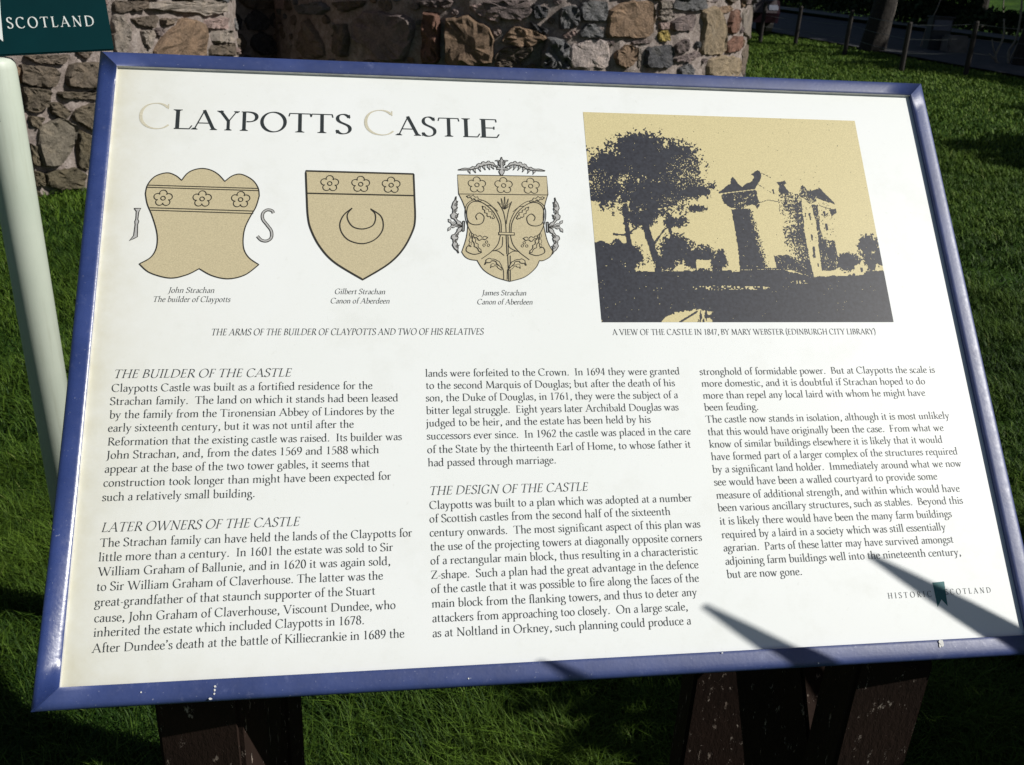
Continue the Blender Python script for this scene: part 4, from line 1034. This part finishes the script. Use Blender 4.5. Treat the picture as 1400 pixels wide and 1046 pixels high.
def s2(px, py):
    d = ray(px, py); k = ((br - CAM) @ ey) / (d @ ey); p = CAM + d * k - br; return np.array([p @ -ex, p @ ez])
def sbp(U, V, h): return br + U[..., None] * -ex + V[..., None] * ez - ey * h
def sline(mb, text, a, b, cap, track):
    q, w = text_quads(text, 0, 1.05, track); su = (b[0] - a[0]) / w; sl_ = (b[1] - a[1]) / (b[0] - a[0])
    for qq, kq in q:
        U = a[0] + qq[..., 0] * su; V = a[1] + (U - a[0]) * sl_ + qq[..., 1] * cap / 100
        mb.add(sbp(U, V, .0005 + kq * 1.5e-5).reshape(-1, 3), [(4 * i, 4 * i + 1, 4 * i + 2, 4 * i + 3) for i in range(len(qq))])
mb = MB(); a_, b_ = s2(10.5, 38.8), s2(129.5, 35.6); cp = np.linalg.norm(s2(60, 37.4) - s2(60, 23.2))
sline(mb, 'SCOTLAND', a_, b_, cp, 26)
mb.build('sign_lettering', M['white'], sign)
wl = b_ - a_; mb = MB(); sline(mb, 'HISTORIC', a_ - wl * 1.30, a_ - wl * .36, cp, 26); mb.build('sign_lettering', M['white'], sign)
mb = MB(); P = np.array([s2(-22, 2), s2(0, 0), s2(1, 18), s2(4.5, 57), s2(-9, 46), s2(-19, 60)])
tri = tessellate_polygon([[Vector((x, y, 0)) for x, y in P]]); mb.add(sbp(P[:, 0], P[:, 1], .0006), [tuple(t_) for t_ in tri]); mb.build('ribbon_emblem', M['white'], sign)

# ------------------------------------------------------------------ iron railing beside the path (its shadow falls across the board)
M['iron'] = simple('black_iron', (0.015, 0.015, 0.016), 0.5, 0.3, 40)
rail = empty('iron_railing', (1.0, .72, 0), 'row of black iron spikes set along the added shade wall right of the board', 'railing')
KR = 0.80
tips = [bp(u, v) + SUN * (KR + (.065 - (v - .0)) * BV[2] / SUN[2] * 1.0) for u, v in ((.457, -.0005), (.638, .047), (.835, .092))]   # level tops
st = (tips[2] - tips[0]) / 2; st[2] = 0; tz = np.mean([p[2] for p in tips])
for i in range(0, 10):
    p = tips[0] + st * i if i > 2 else tips[i]
    z = tips[i][2] if i < 3 else tz
    mb = MB(); zs = [z, z - .05, z - .13, z - .21, .95]; rs = [.0025, .006, .0105, .0135, .0135]
    mb.tube([(p[0], p[1], zz) for zz in zs], rs, 10); mb.build('upright', M['iron'], rail, smooth=True)
sv_ = st / np.linalg.norm(st)

# ------------------------------------------------------------------ boundary fence, trees, hedge
t = NT('tree_bark'); n1 = t.noise(14, 7, .7); t.base(t.ramp(n1, [(0.3, (0.009, 0.007, 0.006)), (0.7, (0.034, 0.028, 0.023))])); t.set(Roughness=.95); t.bump(n1, 1.0, .03); M['bark'] = t.m
M['stem'] = simple('pale_stem', (0.26, 0.23, 0.19), .8, .25, 25, .3)
M['timber'] = simple('dark_timber', (0.018, 0.014, 0.012), .85, .3, 20, .4)
def leafmat(name, a, b):
    t = NT(name); at = t.n('ShaderNodeVertexColor', layer_name='tint'); t.base(t.ramp(at.outputs['Color'], [(0.1, a), (0.9, b)])); t.set(Roughness=.6); t.b.inputs['Specular IOR Level'].default_value = .14
    return t.m
M['hedge'] = leafmat('hedge_leaves', (0.012, 0.024, 0.010), (0.045, 0.065, 0.022))
M['ever'] = leafmat('evergreen_leaves', (0.012, 0.030, 0.010), (0.04, 0.075, 0.02))
M['red'] = leafmat('reddish_leaves', (0.05, 0.018, 0.02), (0.16, 0.06, 0.05))
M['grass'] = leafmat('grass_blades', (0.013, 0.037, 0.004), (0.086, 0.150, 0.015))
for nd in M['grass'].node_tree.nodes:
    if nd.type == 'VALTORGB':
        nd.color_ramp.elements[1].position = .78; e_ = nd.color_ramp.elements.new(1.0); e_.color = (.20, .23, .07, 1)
def leaves(mb, C, size, mat=0, up=.3):
    n = len(C); D = RNG.normal(0, 1, (n, 3)); D /= np.linalg.norm(D, axis=1, keepdims=True); E_ = np.cross(D, RNG.normal(0, 1, (n, 3))); E_ /= np.linalg.norm(E_, axis=1, keepdims=True)
    s = size * RNG.uniform(.6, 1.3, (n, 1)); V = np.stack([C - D * s, C + E_ * s * .45, C + D * s, C - E_ * s * .45], 1).reshape(-1, 3)
    t_ = np.repeat(np.clip(RNG.normal(.5, .22, n), 0, 1), 4); col = np.stack([t_, t_, t_, np.ones(4 * n)], 1)
    mb.add(V, [(4 * i, 4 * i + 1, 4 * i + 2, 4 * i + 3) for i in range(n)], mat, col)
# fence along the road
FB = [ground(1039, 57.5), ground(1087, 60.5), ground(1154, 76), ground(1232, 98), ground(1320, 103.5)]
F0, F1 = FB[2][:2], FB[4][:2]
fence = empty('boundary_fence', (*FB[3][:2], float(terrain(*FB[3][:2]))), 'post and wire fence with dark stakes between lawn and road', 'fence')
ex_ = [FB[4] + (FB[4] - FB[3]) * i for i in (1, 2)]
pp = sorted([*FB, *ex_], key=lambda p: p[0]); tops = []
for p in pp:
    z = float(terrain(p[0], p[1])); h = RNG.uniform(.92, 1.05); lx, ly = RNG.normal(0, .02, 2)
    mb = MB(); mb.tube([(p[0], p[1], z - .2), (p[0] + lx, p[1] + ly, z + h - .03), (p[0] + lx, p[1] + ly, z + h)], [.055, .05, .035], 9); mb.build('post', M['timber'], fence); tops.append((p[0] + lx, p[1] + ly, z + h))
mb = MB()
for a_, b_ in zip(tops[:-1], tops[1:]):
    for k in (.06, .33, .6): mb.tube([(a_[0], a_[1], a_[2] - k), ((a_[0] + b_[0]) / 2, (a_[1] + b_[1]) / 2, (a_[2] + b_[2]) / 2 - k - .02), (b_[0], b_[1], b_[2] - k)], .004, 4)
mb.build('wire', M['steel'], fence)

def limb(mb, p, d, L, r, depth, n=5, bend=.18, up=.05, tips=None):
    P = [p]; R = [r]; dd = d / np.linalg.norm(d)
    for i in range(n):
        dd = dd + RNG.normal(0, bend, 3) + np.array([0, 0, up]); dd /= np.linalg.norm(dd); P.append(P[-1] + dd * L / n); R.append(r * (1 - .55 * (i + 1) / n))
    mb.tube(P, R, 7 if r > .05 else 5, cap=False)
    if depth > 0:
        for k in range(RNG.integers(3, 5)):
            i = RNG.integers(2, n + 1); v = RNG.normal(0, 1, 3); v[2] = abs(v[2]) * .6; v /= np.linalg.norm(v)
            limb(mb, P[i], dd * .6 + v * .8, L * RNG.uniform(.5, .72), R[i] * .65, depth - 1, n, bend, up, tips)
    elif tips is not None: tips += P[2:]
def bare_tree(px, py, dia_px, H, lean, label, depth=3, name='bare_tree', P=None, group=None, r=None):
    p = ground(px, py) if P is None else np.array(P); z = float(terrain(p[0], p[1])); dist = (p - CAM) @ FWD
    rr = r if r else dia_px / FPX * dist / 2
    e = empty(name, (p[0], p[1], z), label, 'tree', group)
    mb = MB(); q = np.array([p[0], p[1], z - .2]); Pt = [q, q + [0, 0, .25], q + [lean * .3, 0, 1.2], q + [lean, 0, H * .45]]; mb.tube(Pt, [rr * 1.55, rr * 1.2, rr, rr * .8], 16); 
    mb.build('trunk', M['bark'], e, smooth=True)
    mb = MB()
    for k in range(6):
        a = RNG.uniform(0, 6.28); limb(mb, Pt[3] - np.array([0, 0, H * .12 * (k % 3)]) - np.array([lean * .2 * (k % 3), 0, 0]), np.array([math.cos(a), math.sin(a), RNG.uniform(.6, 1.4)]), H * .42, rr * .42, depth)
    mb.build('crown', M['bark'], e); return p
bare_tree(1192, 70, 30, 9, .3, 'broad dark tree trunk standing at the far edge of the lawn')
bare_tree(1272, 30, 15, 8, .2, 'thin dark tree beyond the road above the grey cabinet', 2)
bare_tree(1394, 92, 20, 9, .2, 'dark tree trunk at the right edge among pale bare stems')
# pale shoots at the foot of the trunk and thin stems nearby
def stems(px, py, L, label, name='bare_shrub', lit=True):
    p = ground(px, py); z = float(terrain(p[0], p[1])); e = empty(name, (p[0], p[1], z), label, 'shrub'); dist = (p - CAM) @ FWD
    for pts, w in L:
        P = [p + RIGHT * (x / FPX * dist) + np.array([0, 0, y / FPX * dist * 1.0]) + np.array([0, -.02 * i + RNG.normal(0, .05), 0]) for i, (x, y) in enumerate(pts)]
        for q in P: q[2] += z - p[2]
        mb = MB(); mb.tube(spline(P, 4), np.linspace(w, w * .55, (len(P) - 1) * 4 + 1) / FPX * dist / 2, 7); mb.build('stem', M['stem'], e, smooth=True)
stems(1197, 70, [([(-6, 0), (-7, 12), (-6, 30)], 3.5), ([(0, 0), (-1, 15), (0, 32)], 3), ([(4, 0), (8, 14), (14, 40), (16, 62)], 2.6)], 'cluster of pale shoots at the foot of the broad trunk')
stems(1258, 66, [([(0, 0), (2, 25), (8, 48), (14, 78)], 2.0)], 'single pale sapling stem between two fence stakes', 'sapling')
stems(1284, 14, [([(0, 0), (3, 15), (6, 40)], 2.5)], 'short pale sapling on the bank beside the thin tree', 'sapling')
stems(1372, 90, [([(-6, 0), (-14, 14), (-12, 36), (-18, 60)], 3.5), ([(-2, 0), (-10, 6), (-26, 16)], 3), ([(8, 0), (5, 18), (8, 34), (4, 64), (-2, 95)], 4), ([(8, 4), (11, 24), (14, 34)], 3), ([(-14, 14), (-22, 26), (-24, 34)], 2)], 'tangle of pale bare stems beside the right edge trunk')
stems(1348, 25, [([(0, 0), (-3, 10), (-4, 34)], 2.0), ([(24, 2), (20, 14), (16, 40)], 2.0)], 'two thin stems on the sunny bank', 'sapling')
# hedge on the far side of the road
def roadpt(o, s): 
    p = A0 + rd * s + rn * o; return np.array([p[0], p[1], float(terrain(p[0], p[1]))])
def hedge(s0, s1, o0, w, h, n, label, mat='hedge', name='hedge', size=.11):
    c = roadpt(o0, (s0 + s1) / 2); e = empty(name, tuple(c), label, 'hedge'); mb = MB()
    C = []
    for i in range(n):
        s = RNG.uniform(s0, s1); a = RNG.uniform(0, 3.1416); hh = h * (1 + .12 * math.sin(s * 1.3) + .08 * math.sin(s * 3.7)); rr = RNG.uniform(.75, 1.05)
        p = roadpt(o0 + math.cos(a) * w * rr, s); p[2] += hh * (math.sin(a) ** .5) * rr * RNG.uniform(.3, 1) ** .4; C.append(p)
    leaves(mb, np.array(C), size); mb.build('foliage', M[mat], e, attr=True)
hedge(-32, 12, 9.8, .9, .95, 26000, 'long dark clipped hedge on the far side of the road')
hedge(-6, -2.5, 9.0, 1.0, 2.0, 2500, 'rounded dark bush beside the broad tree', name='bush')
hedge(2, 26, 19.5, 1.2, 1.8, 7000, 'reddish bushes along the top of the sunny bank', 'red', 'bushes', .2)
# roadside cabinet and low block
p = ground(1285, 72); z = float(terrain(p[0], p[1])); dist = (p - CAM) @ FWD; u_ = dist / FPX
cab = empty('roadside_cabinet', (p[0], p[1] + .4, z), 'dark roadside cabinet with a pale blue grey upper panel', 'cabinet')
M['cab'] = simple('cabinet_paint', (0.03, 0.035, 0.045), .5, .2, 10); M['cabp'] = simple('cabinet_panel', (0.11, 0.125, 0.18), .45, .1, 20)
w_, h_ = 27 * u_, 44 * u_; mb = MB(); mb.box((p[0], p[1] + .4, z + h_ / 2), (w_, .4, h_), bev=.02); mb.box((p[0], p[1] + .4, z + h_ + .015), (w_ + .06, .46, .04), bev=.01); mb.build('cabinet_body', M['cab'], cab)
mb = MB(); mb.box((p[0], p[1] + .19, z + h_ * .78), (w_ * .86, .02, h_ * .30), bev=.005); mb.build('panel', M['cabp'], cab)
mb = MB(); mb.box((p[0], p[1] + .19, z + h_ * .32), (w_ * .86, .02, h_ * .50), bev=.005); mb.build('door', M['cab'], cab)
p = ground(1313, 76); z = float(terrain(p[0], p[1])); blk = MB(); blk.box((p[0], p[1] + .5, z + 12 * u_), (28 * u_, .5, 24 * u_), bev=.05); o = blk.build('stone_block', M['paving']); tag(o, 'low grey stone block beside the roadside cabinet', 'block')
# parked car, half hidden by the tower
def car(px, py, label):
    p = ground(px, py); z = float(terrain(p[0], p[1])) + .05
    e = empty('parked_car', (p[0], p[1], z), label, 'car'); B_ = np.stack([np.array([*rd, 0]), np.array([*rn, 0]), [0, 0, 1]], 1)
    mk = lambda P: np.array(P) @ B_.T + np.array([p[0], p[1], z])
    M['carp'] = simple('car_paint', (0.014, 0.006, 0.010), .25, .05, 5); M['glass'] = simple('car_glass', (0.02, 0.025, 0.03), .08, .05, 5); M['tyre'] = simple('tyre', (.015, .015, .015), .8, .1, 30); M['lamp'] = simple('head_lamp', (.25, .27, .34), .2, .05, 30)
    prof = [(-2.0, .35), (-2.05, .62), (-1.9, .86), (-1.15, .95), (-.55, 1.38), (.75, 1.42), (1.45, 1.0), (1.95, .92), (2.05, .60), (2.0, .35)]
    mb = MB(); n = len(prof); V = []
    for y, sc in ((-.82, .97), (-.70, 1.0), (.70, 1.0), (.82, .97)):
        for x, zz in prof: V.append((x * sc, y * (1 if zz < 1.0 else .86), .35 + (zz - .35) * (sc if sc < 1 else 1)))
    F = [(j * n + i, j * n + (i + 1) % n, (j + 1) * n + (i + 1) % n, (j + 1) * n + i) for j in range(3) for i in range(n)] + [tuple(range(n))[::-1], tuple(3 * n + i for i in range(n))]
    mb.add(mk(V), F); mb.build('body', M['carp'], e)
    mb = MB(); mb.add(mk([(1.40, -.60, 1.03), (1.40, .60, 1.03), (.80, .54, 1.40), (.80, -.54, 1.40)]), [(0, 1, 2, 3)]); mb.v[0] += np.array([*rd, 0]) * .03 + [0, 0, .01]; mb.build('windscreen', M['glass'], e)
    for sy in (-1, 1):
        mb = MB(); mb.add(mk([(1.15, sy * .80, 1.02), (.72, sy * .722, 1.34), (-.5, sy * .722, 1.31), (-1.0, sy * .80, 1.0)]), [(0, 1, 2, 3)]); mb.build('side_window', M['glass'], e)
        mb = MB(); mb.box(mk([(1.99, sy * .58, .72)])[0], (.10, .32, .16), R=B_, bev=.03); mb.build('headlight', M['lamp'], e)
        for sx in (-1.3, 1.3):
            mb = MB(); c_ = mk([(sx, sy * .80, .31)])[0]; ax = B_[:, 1]; mb.tube([c_ - ax * .1, c_ + ax * .1], .31, 20); w = mb.build('wheel', M['tyre'], e)
            mb = MB(); mb.tube([c_ + ax * sy * .098, c_ + ax * sy * .108], .18, 16); mb.build('rim', M['steel'], w)
car(978, 46, 'dark parked car half hidden behind the round tower')
# evergreen trees out of the picture to the right: they shade the road and the far lawn
def evergreen(x, y, H, R, zb, label, group, n=15000):
    z = float(terrain(x, y)); e = empty('evergreen_tree', (x, y, z), label, 'tree', group)
    mb = MB(); mb.tube([(x, y, z - .2), (x + .05, y, z + H * .3), (x + .2, y, z + H * .85)], [.26, .2, .05], 10)
    for k in range(14):
        a = RNG.uniform(0, 6.28); hh = RNG.uniform(zb + .2, H * .8); limb(mb, np.array([x, y, z + hh]), np.array([math.cos(a), math.sin(a), .35]), R * .9, .06, 1, 4)
    mb.build('trunk', M['bark'], e)
    K = 70; cen = RNG.normal(0, 1, (K, 3)); cen /= np.linalg.norm(cen, axis=1, keepdims=True); cen *= RNG.uniform(.3, 1, (K, 1)) ** .5
    hc = (H - zb) / 2; cen = cen * [R, R, hc] + [x, y, z + zb + hc]; C = cen[RNG.integers(0, K, n)] + RNG.normal(0, R * .16, (n, 3))
    C = C[C[:, 2] > z + zb]
    mb = MB(); leaves(mb, C, .24); mb.build('crown', M['ever'], e, attr=True)
for k, s in enumerate(np.arange(-12, 21, 3.6)):
    p = roadpt(12.4 + .5 * math.sin(k * 2.3), s)
    evergreen(p[0], p[1], 11.6 + .8 * math.sin(k * 1.7), 2.5, 2.3, 'dense evergreen tree in the row behind the dark roadside hedge', 'row of trees beyond the road')
evergreen(19.5, 16.7, 7.6, 1.3, 3.0, 'narrow evergreen tree on the lawn right of the view', None, 7000)
evergreen(13.2, 9.0, 5.6, 1.5, 2.4, 'round evergreen tree right of the board, nearest the wall', None, 7000)
evergreen(16.0, 12.3, 6.0, 1.6, 2.6, 'small round evergreen tree between the narrow one and the wall', None, 7000)
M['copestone'] = simple('shade_wall_stone', (0.2, 0.17, 0.14), .9, .4, 8, .5)  # wall outside the view, added to shade the ground at lower right
mb = MB(); a_, b_ = tips[0] + sv_ * .02, tips[0] + sv_ * 1.5; m_ = (a_ + b_) / 2 + np.array([sv_[1], -sv_[0], 0]) * .02; m_[2] = .42
mb.box(m_, (np.linalg.norm((b_ - a_)[:2]), .24, 1.22), R=np.stack([sv_, np.array([-sv_[1], sv_[0], 0]), [0, 0, 1]], 1), bev=.03)
tag(mb.build('shade_wall', M['copestone']), 'unseen stone wall under the iron spikes, added to shade the ground', 'wall')
# unseen hedge added past the wall to shade ground under and beside the board
e = empty('hedge', (*(tips[0] + sv_ * 2.6 + np.array([sv_[1], -sv_[0], 0]) * .35)[:2], 0), 'unseen clipped hedge added past the spiked wall to shade the ground', 'hedge')
C = []
for i in range(16000):
    a_ = RNG.uniform(1.42, 4.8); q = tips[0] + sv_ * a_ + np.array([sv_[1], -sv_[0], 0]) * RNG.uniform(-.12, .28); q[2] = RNG.uniform(.1, 1.58 + .10 * math.sin(a_ * 5) + RNG.normal(0, .04)); C.append(q)
mb = MB(); leaves(mb, np.array(C), .045); mb.build('foliage', M['hedge'], e, attr=True)

# ------------------------------------------------------------------ grass
def blades(N, r0, r1, h, w, az=(-52, 46), far_bright=0.0):
    r = np.sqrt(RNG.uniform(r0 ** 2, r1 ** 2, N)); a = np.radians(RNG.uniform(*az, N)); x = r * np.sin(a); y = r * np.cos(a)
    keep = (np.hypot(x - NT_C.c[0], y - NT_C.c[1]) > 2.99) & (np.hypot(x - FT_C.c[0], y - FT_C.c[1]) > 2.99)
    p2 = np.stack([x, y], 1) - A0; keep &= (p2 @ rn) < -.05
    x, y = x[keep], y[keep]; n = len(x); z = terrain(x, y)
    # soft tussocks: height and lean vary slowly over the lawn
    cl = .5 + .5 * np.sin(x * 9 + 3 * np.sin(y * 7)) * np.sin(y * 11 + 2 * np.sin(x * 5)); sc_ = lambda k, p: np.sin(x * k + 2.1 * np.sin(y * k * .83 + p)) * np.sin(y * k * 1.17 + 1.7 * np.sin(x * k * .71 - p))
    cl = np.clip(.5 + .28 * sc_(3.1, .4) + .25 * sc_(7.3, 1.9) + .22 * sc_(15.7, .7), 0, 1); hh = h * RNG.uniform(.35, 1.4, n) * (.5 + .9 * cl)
    an = RNG.uniform(0, 6.283, n); le = hh * RNG.uniform(.4, 1.7, n); dx, dy = np.cos(an) * le, np.sin(an) * le
    ww = w * RNG.uniform(.6, 1.3, n); px, py = -np.sin(an) * ww, np.cos(an) * ww
    B = np.stack([x, y, z - .004], 1); P = np.stack([px, py, 0 * px], 1); Mi = B + np.stack([dx * .35, dy * .35, hh * .62], 1); Tp = B + np.stack([dx, dy, hh * .95], 1)
    V = np.stack([B - P, B + P, Mi + P * .75, Mi - P * .75, Tp], 1).reshape(-1, 3)
    far_ = np.clip((np.hypot(x, y) - 7) / 12, 0, 1); tn = np.clip(np.clip(.40 + .42 * far_ + .35 * (cl - .5) + .18 * sc_(1.1, 2.2) + RNG.normal(0, .17, n), 0, .8) + (RNG.random(n) > .985) * RNG.uniform(.2, .6, n), 0, 1)  # far blades paler: the brighter light on the far lawn put into tint
    return V, n, np.repeat(tn, 5)
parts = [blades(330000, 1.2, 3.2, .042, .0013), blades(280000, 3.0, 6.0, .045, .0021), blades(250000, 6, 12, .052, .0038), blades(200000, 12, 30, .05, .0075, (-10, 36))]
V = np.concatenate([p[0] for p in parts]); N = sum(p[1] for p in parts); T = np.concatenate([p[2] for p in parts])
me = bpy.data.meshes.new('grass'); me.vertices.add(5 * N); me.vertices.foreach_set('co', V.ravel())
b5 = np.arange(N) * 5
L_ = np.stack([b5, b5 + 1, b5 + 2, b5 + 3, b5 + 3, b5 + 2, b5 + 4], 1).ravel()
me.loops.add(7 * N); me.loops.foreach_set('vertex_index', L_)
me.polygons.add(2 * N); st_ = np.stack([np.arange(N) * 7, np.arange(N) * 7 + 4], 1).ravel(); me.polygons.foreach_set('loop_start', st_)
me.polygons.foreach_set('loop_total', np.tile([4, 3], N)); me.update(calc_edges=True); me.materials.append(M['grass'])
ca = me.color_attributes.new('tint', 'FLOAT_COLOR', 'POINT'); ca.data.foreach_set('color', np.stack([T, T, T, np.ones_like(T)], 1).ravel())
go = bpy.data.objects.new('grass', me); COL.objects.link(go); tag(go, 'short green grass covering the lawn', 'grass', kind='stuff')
for k, v in FIT.items(): print('FIT', k, [round(x, 2) for x in v])
